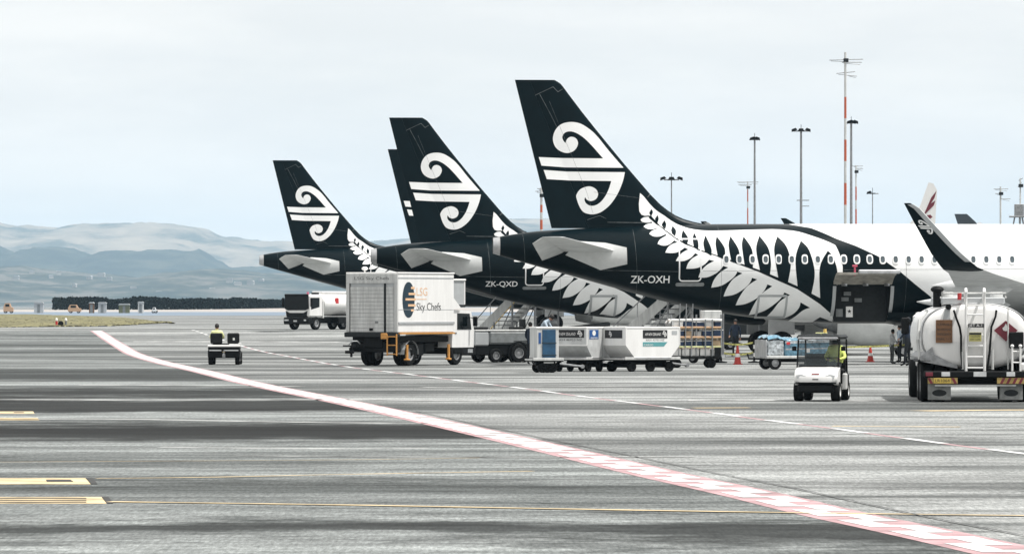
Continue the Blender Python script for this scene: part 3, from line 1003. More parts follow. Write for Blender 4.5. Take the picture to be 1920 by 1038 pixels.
def slab_mesh(name, z_rows, xa, xb, surf, mirror_ok=True, deflect=0.0, nx=14):
    """thin symmetric aerofoil slab between xa(z) and xb(z): fin and rudder"""
    vs, fs = [], []
    m = 2 * nx + 2
    for z in z_rows:
        x0, x1 = xa(z), xb(z)
        ring = []
        for k in range(nx + 1):
            x = x0 + (x1 - x0) * k / nx
            ring.append((x, surf(x, z), z))
        for k in range(nx, -1, -1):
            x = x0 + (x1 - x0) * k / nx
            y = surf(x, z)
            c = -(max(0, fin_hi(z) - x)) * RUD
            ring.append((x, c - (y - c) + 0.002, z))
        vs += ring
    for j in range(len(z_rows) - 1):
        for k in range(m):
            fs.append((j * m + k, j * m + (k + 1) % m, (j + 1) * m + (k + 1) % m, (j + 1) * m + k))
    fs.append(tuple(range(m))); fs.append(tuple(range((len(z_rows) - 1) * m, len(z_rows) * m)))
    return MB().add(vs, fs).mesh(name, 30)
rows = [5.25, 5.45, 5.6, 5.7, 5.76, 5.82, 5.9, 6.0, 6.15, 6.35, 6.6, 7.0, 7.6, 8.3, 9.0, 9.7, 10.4, 11.0, 11.2, 11.35, 11.45, 11.52, 11.58, ZF1]
rows = [z for z in rows if z <= ZF1]
MESH['fin'] = slab_mesh('fin', rows, lambda z: fin_hi(z) + 0.002, fin_le, y_fin, nx=26)
MESH['rudder'] = slab_mesh('rudder', [ZF0 + (ZF1 - ZF0) * k / 12 for k in range(13)], fin_te, lambda z: fin_hi(z) - 0.001, y_fin, nx=6)

def wing_sections(secs, npts=9):
    """secs: (y, z, xLE, xTE, thick, droop) -> closed aerofoil loft"""
    vs, fs = [], []
    m = 2 * npts
    for (y, z, xl, xt, th, tw) in secs:
        ch = xl - xt
        up, lo = [], []
        for k in range(npts):
            f = 0.5 * (1 - math.cos(math.pi * k / (npts - 1)))
            yt = th * 2.6 * (0.2969 * math.sqrt(f) - 0.126 * f - 0.3516 * f * f + 0.2843 * f ** 3 - 0.1015 * f ** 4) * 2
            up.append((xl - f * ch, f, yt)); lo.append((xl - f * ch, f, -yt * 0.75))
        for x, f, t in up:
            vs.append(Vector((x, y, z + t - tw * f)) if not isinstance(z, tuple) else None)
        for x, f, t in reversed(lo):
            vs.append(Vector((x, y, z + t - tw * f - 0.004)))
    for j in range(len(secs) - 1):
        for k in range(m):
            fs.append((j * m + k, j * m + (k + 1) % m, (j + 1) * m + (k + 1) % m, (j + 1) * m + k))
    fs.append(tuple(range(m))); fs.append(tuple(range((len(secs) - 1) * m, len(secs) * m)))
    return MB().add(vs, fs)

sl = loc_at(1152, 470, -1.25); tl = loc_at(1056, 444, -6.2); tt = loc_at(994, 449, -6.2)
def stab(sg):
    main = wing_sections([(sg * 0.5, sl[1] - .06, sl[0] + .35, sl[0] - 2.1, .16, 0), (sg * 6.0, tl[1] - .02, tl[0] + .1, tl[0] - 0.80, .06, 0), (sg * 6.2, tl[1], tl[0] - .15, tl[0] - 0.82, .03, 0)])
    el = wing_sections([(sg * 0.95, sl[1] - .04, sl[0] - 2.06, sl[0] - 2.95, .05, 0.36), (sg * 6.1, tl[1] + .0, tl[0] - .80, tt[0] + .1, .03, 0.26)])
    return main, el
for sg, nm in ((-1, 'r'), (1, 'l')):
    a, e = stab(sg)
    MESH['stab' + nm] = a.mesh('stabilizer', 40); MESH['elev' + nm] = e.mesh('elevator', 40)
    W = [(1.0, 2.20, 26.3, 18.7, .42, .25), (3.0, 2.36, 24.9, 18.6, .34, .22), (6.4, 2.72, 22.9, 18.35, .24, .15), (11.5, 3.25, 20.2, 17.3, .16, .06), (15.6, 3.68, 18.05, 16.35, .09, 0), (16.3, 3.80, 17.6, 16.05, .075, 0)]
    MESH['wing' + nm] = wing_sections([(sg * y, z, a_, b_, t, w) for y, z, a_, b_, t, w in W]).mesh('wing', 40)
    # sharklet: loft turned up along its own span
    secs = [(16.3, 3.80, 17.6, 16.05, .075), (16.62, 3.90, 17.3, 15.9, .07), (16.88, 4.10, 17.0, 15.7, .06), (17.05, 4.40, 16.62, 15.45, .055), (17.16, 4.8, 16.2, 15.2, .05), (17.38, 5.6, 15.42, 14.72, .04), (17.52, 6.12, 14.92, 14.42, .03), (17.58, 6.33, 14.55, 14.30, .02)]
    vs, fs = [], []
    np_ = 8; m = 2 * np_
    for j, (y, z, xl, xt, th) in enumerate(secs):
        a_, c_ = secs[max(0, j - 1)], secs[min(len(secs) - 1, j + 1)]
        nrm = Vector((0, -(c_[1] - a_[1]), (c_[0] - a_[0]))).normalized()      # across the local span
        for up in (1, -1):
            for k in (range(np_) if up > 0 else range(np_ - 1, -1, -1)):
                f = 0.5 * (1 - math.cos(math.pi * k / (np_ - 1)))
                yt = th * 2.2 * math.sqrt(f) * (1 - f) + 0.003
                p = Vector((xl - f * (xl - xt), y, z)) + nrm * yt * up
                vs.append((p.x, sg * p.y, p.z))
    for j in range(len(secs) - 1):
        for k in range(m):
            fs.append((j * m + k, j * m + (k + 1) % m, (j + 1) * m + (k + 1) % m, (j + 1) * m + k))
    fs.append(tuple(range(m))); fs.append(tuple(range((len(secs) - 1) * m, len(secs) * m)))
    low = [q for q in fs if all(i < 4 * m for i in q)]
    MESH['shark' + nm] = MB().add(vs, fs).mesh('sharklet', 40)
    for k, (yy, x0, x1, zz) in enumerate(((4.2, 21.3, 16.9, 2.05), (7.6, 20.2, 16.4, 2.50), (11.4, 19.6, 16.35, 3.12))):
        mbf = MB()
        pr = []
        for q in range(13):
            t = q / 12
            pr.append((max(0.012, (0.26, 0.28, 0.34)[k] * math.sin(math.pi * t ** 0.75) ** 0.8), t))
        vs2, fs2 = [], []
        for r_, t in pr:
            for i in range(12):
                a_ = 2 * math.pi * i / 12
                vs2.append((x0 + (x1 - x0) * t, sg * yy + r_ * 0.62 * math.cos(a_), zz - .04 + .12 * t + r_ * 1.1 * math.sin(a_)))
        for j in range(12):
            for i in range(12):
                fs2.append((j * 12 + i, j * 12 + (i + 1) % 12, (j + 1) * 12 + (i + 1) % 12, (j + 1) * 12 + i))
        fs2 += [tuple(range(12)), tuple(range(144, 156))]
        MESH['canoe%d%s' % (k, nm)] = mbf.add(vs2, fs2).mesh('flap_fairing', 40)
    yc = sg * 5.75; zc = 1.62
    MESH['nac' + nm] = MB().lathe([(0.84, 26.1), (0.92, 26.3), (1.0, 26.32), (1.08, 26.1), (1.17, 25.4), (1.20, 24.6), (1.16, 23.6), (1.02, 22.8), (0.92, 22.3), (0.86, 22.32), (0.82, 23.0), (0.8, 25.0)], (0, yc, zc), (1, 0, 0), 36, close=True).mesh('nacelle', 40)
    MESH['core' + nm] = MB().lathe([(0.02, 21.1), (0.30, 21.6), (0.52, 22.3), (0.70, 23.0), (0.02, 23.2)], (0, yc, zc), (1, 0, 0), 24).mesh('exhaust_cone', 40)
    MESH['lip' + nm] = MB().lathe([(0.86, 26.0), (0.93, 26.3), (1.0, 26.34), (1.085, 26.12)], (0, yc, zc), (1, 0, 0), 36).mesh('intake_lip', 40)
    MESH['fan' + nm] = MB().lathe([(0.0, 25.6), (0.25, 25.2), (0.83, 25.15)], (0, yc, zc), (1, 0, 0), 24).mesh('fan', 40)
    MESH['pylon' + nm] = MB().prism([(25.2, 2.72), (22.6, 2.6), (21.2, 2.2), (21.0, 2.55), (23.0, 2.95)], lambda a, c, k: (a, yc + (-.14 if k == 0 else .14), c)).mesh('pylon', 30)
    MESH['strake' + nm] = MB().prism([(25.2, 2.55), (24.2, 2.75), (24.0, 2.5)], lambda a, c, k: (a, yc - sg * 0.65 + (-.01 if k == 0 else .01), c)).mesh('strake', 30)
    g_ = MB(); g_.cyl((19.9, sg * 3.8, 2.7), (19.9, sg * 3.8, .62), .13, .10, 12); g_.cyl((19.9, sg * 3.8, 1.9), (19.9, sg * 2.2, 2.3), .07, n=8); g_.cyl((19.9, sg * 3.3, .6), (19.9, sg * 4.3, .6), .08)
    MESH['leg' + nm] = g_.mesh('main_gear_leg', 40)
    MESH['gdoor' + nm] = MB().box(19.25, 20.55, sg * 4.0 - .03 + .12 * sg, sg * 4.0 + .03 + .12 * sg, 1.0, 2.45, .02).mesh('gear_door', 30)
def wheel_mesh(r, w, n=28):
    return MB().lathe([(r * .55, -w / 2), (r * .9, -w / 2), (r * .98, -w * .36), (r, -w * .2), (r, w * .2), (r * .98, w * .36), (r * .9, w / 2), (r * .55, w / 2)], (0, 0, 0), (0, 1, 0), n, close=True).mesh('tyre', 40)
def rim_mesh(r, w, n=20):
    mb = MB().lathe([(0.0, .32 * w), (r * .2, .32 * w), (r * .24, .2 * w), (r * .45, .18 * w), (r * .5, .46 * w), (r * .57, .48 * w), (r * .57, -.48 * w), (r * .5, -.46 * w), (r * .45, -.18 * w), (r * .2, -.3 * w), (0.0, -.3 * w)], (0, 0, 0), (0, 1, 0), n)
    for k in range(6):
        a = k * math.pi / 3
        for s_ in (-1, 1):
            mb.cyl((r * .34 * math.cos(a), s_ * .16 * w, r * .34 * math.sin(a)), (r * .34 * math.cos(a), s_ * .24 * w, r * .34 * math.sin(a)), r * .05, n=6)
    return mb.mesh('rim', 40)
WH = {}
def wheel(parent, x, y, r, w, name='wheel', rim=None):
    key = (round(r, 3), round(w, 3))
    if key not in WH:
        WH[key] = (wheel_mesh(r, w), rim_mesh(r, w))
    t = put(name, WH[key][0], M_tyre, parent, loc=(x, y, r))
    rm = rim or M_rim
    me = WH[key][1]
    if rm is not M_rim:
        me = me.copy(); me.materials.clear()
    put('rim', me, rm, t)
    return t
g_ = MB(); g_.cyl((32.5, 0, 2.0), (32.5, 0, .42), .10, .07, 12); g_.cyl((32.5, -.25, .38), (32.5, .25, .38), .05); g_.cyl((32.5, 0, 1.2), (33.4, 0, 1.9), .05)
MESH['nosegear'] = g_.mesh('nose_gear_leg', 40)
# belly fairing
vs, fs = [], []
bx = [(26.8, .02), (25.6, .5), (24.0, .85), (21.5, 1.0), (19.0, 1.0), (18.0, .85), (17.0, .5), (16.2, .02)]
for x, k in bx:
    for q in range(17):
        a = math.pi * q / 16
        vs.append((x, (1.3 + .85 * k) * math.cos(a), 2.15 - (0.44 + .22 * k) * abs(math.sin(a)) ** .7 - 0.02 * k))
for j in range(len(bx) - 1):
    for q in range(16):
        fs.append((j * 17 + q, j * 17 + q + 1, (j + 1) * 17 + q + 1, (j + 1) * 17 + q))
MESH['belly'] = MB().add(vs, fs).mesh('belly_fairing', 50)
cap_ = MB().lathe([(0.02, -0.02), (.17, -.02), (.2, 0.0)], (0, 0, 0), (1, 0, 0), 20)
zc0, h0, w0 = fus(0.0)
vs = []
def band_mesh(x0, x1, off):
    vs, fs = [], []
    nn = 40
    for x in (x0, (x0 + x1) / 2, x1):
        zc, h, w = fus(max(0, x))
        for k in range(nn):
            a = 2 * math.pi * k / nn
            vs.append((x, (w + off) * math.sin(a), zc + (h + off) * math.cos(a)))
    for i in range(2):
        for k in range(nn):
            fs.append((i * nn + k, i * nn + (k + 1) % nn, (i + 1) * nn + (k + 1) % nn, (i + 1) * nn + k))
    return MB().add(vs, fs)
MESH['apu'] = band_mesh(-0.02, 0.26, 0.006).mesh('exhaust_ring', 40)
# cabin windows
oval = [(0.125 * math.copysign(abs(math.cos(t)) ** .75, math.cos(t)), 0.19 * math.copysign(abs(math.sin(t)) ** .75, math.sin(t))) for t in [2 * math.pi * k / 20 for k in range(20)]]
wx0, wz0 = to_local(1362, 486, y_fus)
wx1, _ = to_local(1897.7, 486, y_fus)
pitch = (wx1 - wx0) / 22.0
yw = y_fus(20, wz0)
MESH['pane'] = MB().prism([(a * .72, b_ * .74) for a, b_ in oval], lambda a, c, k: (a, -0.018 - .012 * k, c)).mesh('pane', 30)
ring = MB()
for k in range(20):
    a0, a1 = oval[k], oval[(k + 1) % 20]
    ring.add([(a0[0] * 1.12, -.012, a0[1] * 1.1), (a1[0] * 1.12, -.012, a1[1] * 1.1), (a1[0] * .72, -.028, a1[1] * .74), (a0[0] * .72, -.028, a0[1] * .74)], [(0, 1, 2, 3)])
MESH['window'] = ring.mesh('window', 50)
def rrect(x0, x1, z0, z1, r, n=5):
    out = []
    for cx, cz, a0 in ((x1 - r, z1 - r, 0), (x0 + r, z1 - r, 90), (x0 + r, z0 + r, 180), (x1 - r, z0 + r, 270)):
        for k in range(n + 1):
            a = math.radians(a0 + 90 * k / n)
            out.append((cx + r * math.cos(a), cz + r * math.sin(a)))
    return out
def frame_mesh(x0, x1, z0, z1, r, t, off=0.02, skip_top=False):
    o, i = rrect(x0, x1, z0, z1, r), rrect(x0 + t, x1 - t, z0 + t, z1 - t, max(.02, r - t))
    polys = [[o[k], o[(k + 1) % len(o)], i[(k + 1) % len(o)], i[k]] for k in range(len(o))]
    return conform(polys, y_fus, off, local=True)
dl, dzb = to_local(1272, 527.5, y_fus); dr, _ = to_local(1315, 527.5, y_fus); _, dzt = to_local(1290, 447, y_fus)
MESH['door'] = frame_mesh(dl, dr, dzb, dzt, .16, .055)
MESH['scuff'] = conform([rrect(dl - .11, dr + .12, dzb - .19, dzb - .04, .07)], y_fus, .02, local=True)
bl, bzt = to_local(1421, 552, y_fus); br_, bzb = to_local(1471, 596, y_fus)
MESH['bulk'] = frame_mesh(bl, br_, bzb, bzt, .10, .09, .022)
MESH['apron'] = conform([[(1060, 478), (1126, 506), (1176, 495), (1175, 464), (1135, 455), (1085, 452)]], y_fus, .008)
cl, czt = to_local(1568, 536, y_fus); cr, czb = to_local(1661, 601.5, y_fus)
print('window pitch', pitch, 'cargo', cl, cr, czb, czt, 'ZT', ZT, ZB)
MESH['fus_cargo'] = fuselage_mesh([(cl, cr, czb, czt)])
MESH['fus_bulk'] = fuselage_mesh([(bl + .05, br_ - .05, bzb + .03, bzt - .03)])
MESH['fus'] = fuselage_mesh([])
# sharklet emblem: the tail mark scaled onto the outer face
def shark_print():
    mb = MB()
    for poly in (KU, KL):
        P = []
        for px, py in poly:
            u, v = (px - 1010) / 160.0, (py - 316) / 160.0
            z = 5.42 - v * 0.50
            y = 17.16 + (z - 4.8) * (0.22 / 0.8)
            xte = 15.2 + (z - 4.8) * (14.72 - 15.2) / 0.8
            P.append(Vector((xte + 0.08 + u * 0.50, -(y + 0.055), z)))
        mb.add(P, [tuple(t) for t in geometry.tessellate_polygon([P])])
    return mb.mesh('sharklet_emblem')
MESH['shark_mark'] = shark_print()
lead = MB()
secs = [(16.88, 4.10, 17.0), (17.05, 4.40, 16.62), (17.16, 4.8, 16.2), (17.38, 5.6, 15.42), (17.52, 6.12, 14.92), (17.56, 6.28, 14.66)]
vs = []
for y, z, x in secs:
    vs += [(x + .03, -(y + .0), z), (x - .02, -(y + .075), z), (x - .24, -(y + .065), z)]
lead.add(vs, [(3 * j + k, 3 * j + k + 1, 3 * j + k + 4, 3 * j + k + 3) for j in range(len(secs) - 1) for k in (0, 1)])
MESH['shark_edge'] = lead.mesh('leading_edge', 60)

def seam(px_pts, w, surf):
    polys = []
    for (xa, ya), (xb, yb) in zip(px_pts[:-1], px_pts[1:]):
        d_ = Vector((xb - xa, yb - ya)).normalized(); n_ = Vector((-d_.y, d_.x)) * w / 2
        polys.append([(xa + n_.x, ya + n_.y), (xb + n_.x, yb + n_.y), (xb - n_.x, yb - n_.y), (xa - n_.x, ya - n_.y)])
    return conform(polys, surf, 0.012)
M_seam = mat('worn_panel_edge', (0.16, 0.18, 0.185), 0.5, var=0.5, scale=3.0)
SEAMS = [('fin', seam([(1003, 179), (1037, 163), (1046, 172.5), (1055, 167)], .7, y_fin)), ('fin', seam([(1012, 177), (1031, 212), (1044, 238)], .6, y_fin)),
         ('fin', seam([(1101, 412), (1124, 404), (1137, 410)], .6, y_fin)), ('fin', seam([(1139, 416.5), (1206, 417.5)], 1.1, y_fin)), ('fin', seam([(1219, 364), (1214, 370)], 1.0, y_fin)),
         ('fin', seam([(1113, 360), (1205, 372)], .35, y_fin)), ('fin', seam([(1030, 190), (1100, 360), (1112, 400)], .35, y_fin)),
         ('body', seam([(1120, 506), (1200, 507.5), (1275, 509)], .7, y_fus)), ('body', seam([(1318, 508), (1470, 507), (1562, 506)], .5, y_fus)), ('body', seam([(1582, 506), (1690, 505), (1930, 504)], .5, y_fus)),
         ('body', seam([(1186, 430), (1192, 548)], .4, y_fus)), ('body', seam([(1345, 424), (1346, 583)], .4, y_fus)), ('body', seam([(980, 440), (984, 490)], .4, y_fus)), ('body', seam([(1690, 424), (1690, 600)], .4, y_fus))]

def airliner(label, tail_px, scale, reg, kind):
    d = F / scale
    r = thing('airliner', label, 'airplane', ((tail_px - CX) * d / F, d, gz(d)), TH, 'black tailed airliners parked side by side')
    put('fuselage', MESH[kind], M_body, r)
    put('exhaust_ring', MESH['apu'], M_metal, r)
    fin = put('fin', MESH['fin'], M_black, r)
    put('tail_emblem', MESH['tail_emblem'], M_fern, fin)
    rd = put('rudder', MESH['rudder'], M_black, r)
    put('emblem_bar', MESH['rudder_bar0'], M_fern, rd)
    put('emblem_bar', MESH['rudder_bar1'], M_fern, rd)
    for k_, (w_, me_) in enumerate(SEAMS):
        put('panel_seam', me_, M_seam, fin if w_ == 'fin' else r)
    put('fern_upper_print', MESH['fern_upper'], M_fern, r)
    put('fern_gap_print', MESH['fern_gap'], M_black, r)
    put('fern_lower_print', MESH['fern_lower'], M_fern, r)
    put('stabilizer_root_plate', MESH['apron'], M_under, r)
    put('door_outline', MESH['door'], M_fern, r)
    put('scuff_plate', MESH['scuff'], M_mid, r)
    put('belly_fairing', MESH['belly'], M_body, r)
    for s_ in ('r', 'l'):
        st = put('stabilizer', MESH['stab' + s_], M_under, r)
        put('elevator', MESH['elev' + s_], M_under, st)
        w = put('wing', MESH['wing' + s_], M_wing, r)
        for k in range(3):
            put('flap_fairing', MESH['canoe%d%s' % (k, s_)], M_wing, w)
        sh = put('sharklet', MESH['shark' + s_], M_black, r)
        if s_ == 'r':
            put('sharklet_emblem', MESH['shark_mark'], M_fern, sh)
            put('leading_edge', MESH['shark_edge'], M_grey, sh)
        nc = put('engine_nacelle', MESH['nac' + s_], M_under, r)
        put('exhaust_cone', MESH['core' + s_], M_steel, nc)
        put('intake_lip', MESH['lip' + s_], M_metal, nc)
        put('fan', MESH['fan' + s_], M_chassis, nc)
        put('strake', MESH['strake' + s_], M_mid, nc)
        put('pylon', MESH['pylon' + s_], M_grey, r)
        lg = put('main_gear_leg', MESH['leg' + s_], M_grey, r)
        put('gear_door', MESH['gdoor' + s_], M_wing, lg)
        sg = -1 if s_ == 'r' else 1
        for yy in (3.35, 4.25):
            wheel(r, 19.9, sg * yy, .585, .4, 'gear_wheel')
    put('nose_gear_leg', MESH['nosegear'], M_grey, r)
    for yy in (-.25, .25):
        wheel(r, 32.5, yy, .38, .22, 'gear_wheel')
    if reg:
        vs, fs = text2d(reg, 1.0, bold=0.012)
        lx0, lz = to_local(1183, 524.5, y_fus); lx1, _ = to_local(1256, 524.5, y_fus)
        w = max(a for a, _ in vs) - min(a for a, _ in vs)
        hgt = max(c for _, c in vs) - min(c for _, c in vs)
        k = (lx1 - lx0) / w; kz = 0.31 / hgt
        P = []
        for a, c in vs:
            x, z = (lx0 + lx1) / 2 + a * k, lz + c * kz
            P.append((x, y_fus(x, z) - 0.02, z))
        me = bpy.data.meshes.new('registration'); me.from_pydata(P, [], fs)
        put('registration', me, M_fern, r)
    return r

plane1 = airliner('nearest black airliner with white fern, tallest tail, open rear cargo door', 925, 45.5, 'ZK-OXH', 'fus_cargo')
plane2 = airliner('second black tailed airliner, partly hidden, small open hold door under its fern', 696, 37.9, 'ZK-QXD', 'fus_bulk')
plane4 = airliner('black airliner almost wholly hidden, only its rudder edge showing left of a larger tail', 700, 30.4, None, 'fus')
plane3 = airliner('farthest and leftmost black tailed airliner above the white catering truck', 487, 27.35, None, 'fus')

for k in range(23):
    x = wx0 + pitch * k
    w = put('window', MESH['window'], M_fern, plane1, loc=(x, y_fus(x, wz0), wz0), rot=(-math.asin((wz0 - fus(x)[0]) / 2.06) , 0, 0))
    put('pane', MESH['pane'], M_pane, w)
put('hold_door_outline', MESH['bulk'], M_grey, plane1)

def hold(r, x0, x1, z0, z1, side):
    mb = MB()
    yb = -0.7
    ys = lambda z: y_fus((x0 + x1) / 2, z) + .01
    n = 8
    for k in range(n):
        za, zb = z0 + (z1 - z0) * k / n, z0 + (z1 - z0) * (k + 1) / n
        for x in (x0, x1):
            mb.add([(x, ys(za), za), (x, ys(zb), zb), (x, yb, zb), (x, yb, za)], [(0, 1, 2, 3)])
    mb.add([(x0, yb, z0), (x1, yb, z0), (x1, yb, z1), (x0, yb, z1)], [(0, 1, 2, 3)])
    mb.add([(x0, ys(z0), z0), (x1, ys(z0), z0), (x1, yb, z0), (x0, yb, z0)], [(0, 1, 2, 3)])
    mb.add([(x0, ys(z1), z1), (x1, ys(z1), z1), (x1, yb, z1), (x0, yb, z1)], [(0, 1, 2, 3)])
    return put('hold_lining', mb.mesh('hold_lining'), M_dark, r)
hold(plane1, cl, cr, czb, czt, 0)
hold(plane2, bl + .05, br_ - .05, bzb + .03, bzt - .03, 0)
put('hold_door_frame', conform([[(x, z) for x, z in q] for q in ([(bl - .05, bzb), (bl + .06, bzb), (bl + .06, bzt), (bl - .05, bzt)], [(br_ - .06, bzb), (br_ + .05, bzb), (br_ + .05, bzt), (br_ - .06, bzt)], [(bl - .05, bzt - .03), (br_ + .05, bzt - .03), (br_ + .05, bzt + .08), (bl - .05, bzt + .08)])], y_fus, .025, local=True), M_grey, plane2)
# raised cargo door of the nearest aircraft: curved panel hinged along its top edge
hy, hz_ = y_fus((cl + cr) / 2, czt), czt
vs, fs = [], []
nn = 8
for side in (0, 1):
    for k in range(nn + 1):
        t = k / nn
        yy = hy - .02 - 1.15 * t
        zz = hz_ + .06 + .30 * math.sin(math.pi * t * .55) + 0.10 * t + side * .10
        vs += [(cl - .12, yy, zz), (cr + .05, yy, zz)]
for side in (0, 1):
    o = side * 2 * (nn + 1)
    for k in range(nn):
        fs.append((o + 2 * k, o + 2 * k + 1, o + 2 * k + 3, o + 2 * k + 2))
o = 2 * (nn + 1)
for k in range(nn):
    for c in (0, 1):
        fs.append((2 * k + c, 2 * k + 2 + c, o + 2 * k + 2 + c, o + 2 * k + c))
fs += [(0, 1, o + 1, o), (2 * nn, 2 * nn + 1, o + 2 * nn + 1, o + 2 * nn)]
M_beige = mat('beige_door_lining', (0.36, 0.34, 0.30), 0.6, var=0.2, scale=4)
cd = put('cargo_door', MB().add(vs, fs).mesh('cargo_door', 30), M_beige, plane1)
mb = MB()
for x in (cl + .25, (cl + cr) / 2, cr - .25):
    mb.box(x - .04, x + .04, hy - 1.1, hy - .05, hz_ + .0, hz_ + .10, .01)
put('hinge_arm', mb, M_steel, cd)
mb = MB(); mb.box(cl + .75, cr + .2, hy - 1.25, hy - 1.05, hz_ + .50, hz_ + .66, .03)
put('actuator', mb, M_metal, cd)
mb = MB().cyl((cl + .62, hy - 1.0, hz_ + .42), (cl + .62, hy - 1.0, hz_ + .80), .04).box(cl + .52, cl + .72, hy - 1.06, hy - .94, hz_ + .78, hz_ + .86, .01)
put('safety_tag', mb, mat('pink_red_tag', (0.6, 0.10, 0.16), .5), cd)
mb = MB()
for xa, xb in ((cl - .14, cl), (cr, cr + .14)):
    for k in range(6):
        za, zb = czb + (czt - czb) * k / 6, czb + (czt - czb) * (k + 1) / 6
        q = .10 if xa < cl else -.02
        mb.add([(xa, y_fus(xa, za) - .03, za), (xb, y_fus(xb, za) - .03, za), (xb, y_fus(xb, zb) - .03, zb), (xa, y_fus(xa, zb) - .03, zb), (xa, y_fus(xa, za) - .005, za), (xa, y_fus(xa, zb) - .005, zb), (xb, y_fus(xb, za) + .12, za), (xb, y_fus(xb, zb) + .12, zb)],
               [(0, 1, 2, 3), (0, 3, 5, 4), (1, 6, 7, 2)])
put('cargo_door_frame', mb, M_grey, plane1)
mb = MB().box(cl + .12, cl + .40, -1.02, -1.0, czb + .18, czb + .50)
put('placard', mb, M_mid, plane1)
mb = MB().box(cl + .52, cl + .80, -1.12, -1.1, czb + .16, czb + .60)
pc = put('placard', mb, M_white, plane1)
mb = MB()
star = [(cl + .66 + (.09 if k % 2 == 0 else .04) * math.sin(k * math.pi / 5), czb + .40 + (.09 if k % 2 == 0 else .04) * math.cos(k * math.pi / 5)) for k in range(10)]
mb.prism(star, lambda a, c, k: (a, -1.125 - .002 * k, c))
put('star_symbol', mb, M_print, pc)
for k, (a, z) in enumerate(((.45, 1.05), (.35, .82), (.9, .78))):
    put('container_panel', MB().box(cl + a, cl + a + .30, -.98, -.96, czb + z, czb + z + .16), M_mid, plane1)
# tail beacon aerials on the two nearest aircraft backs
for r, xx in ((plane1, 9.6), (plane2, 9.6)):
    pass

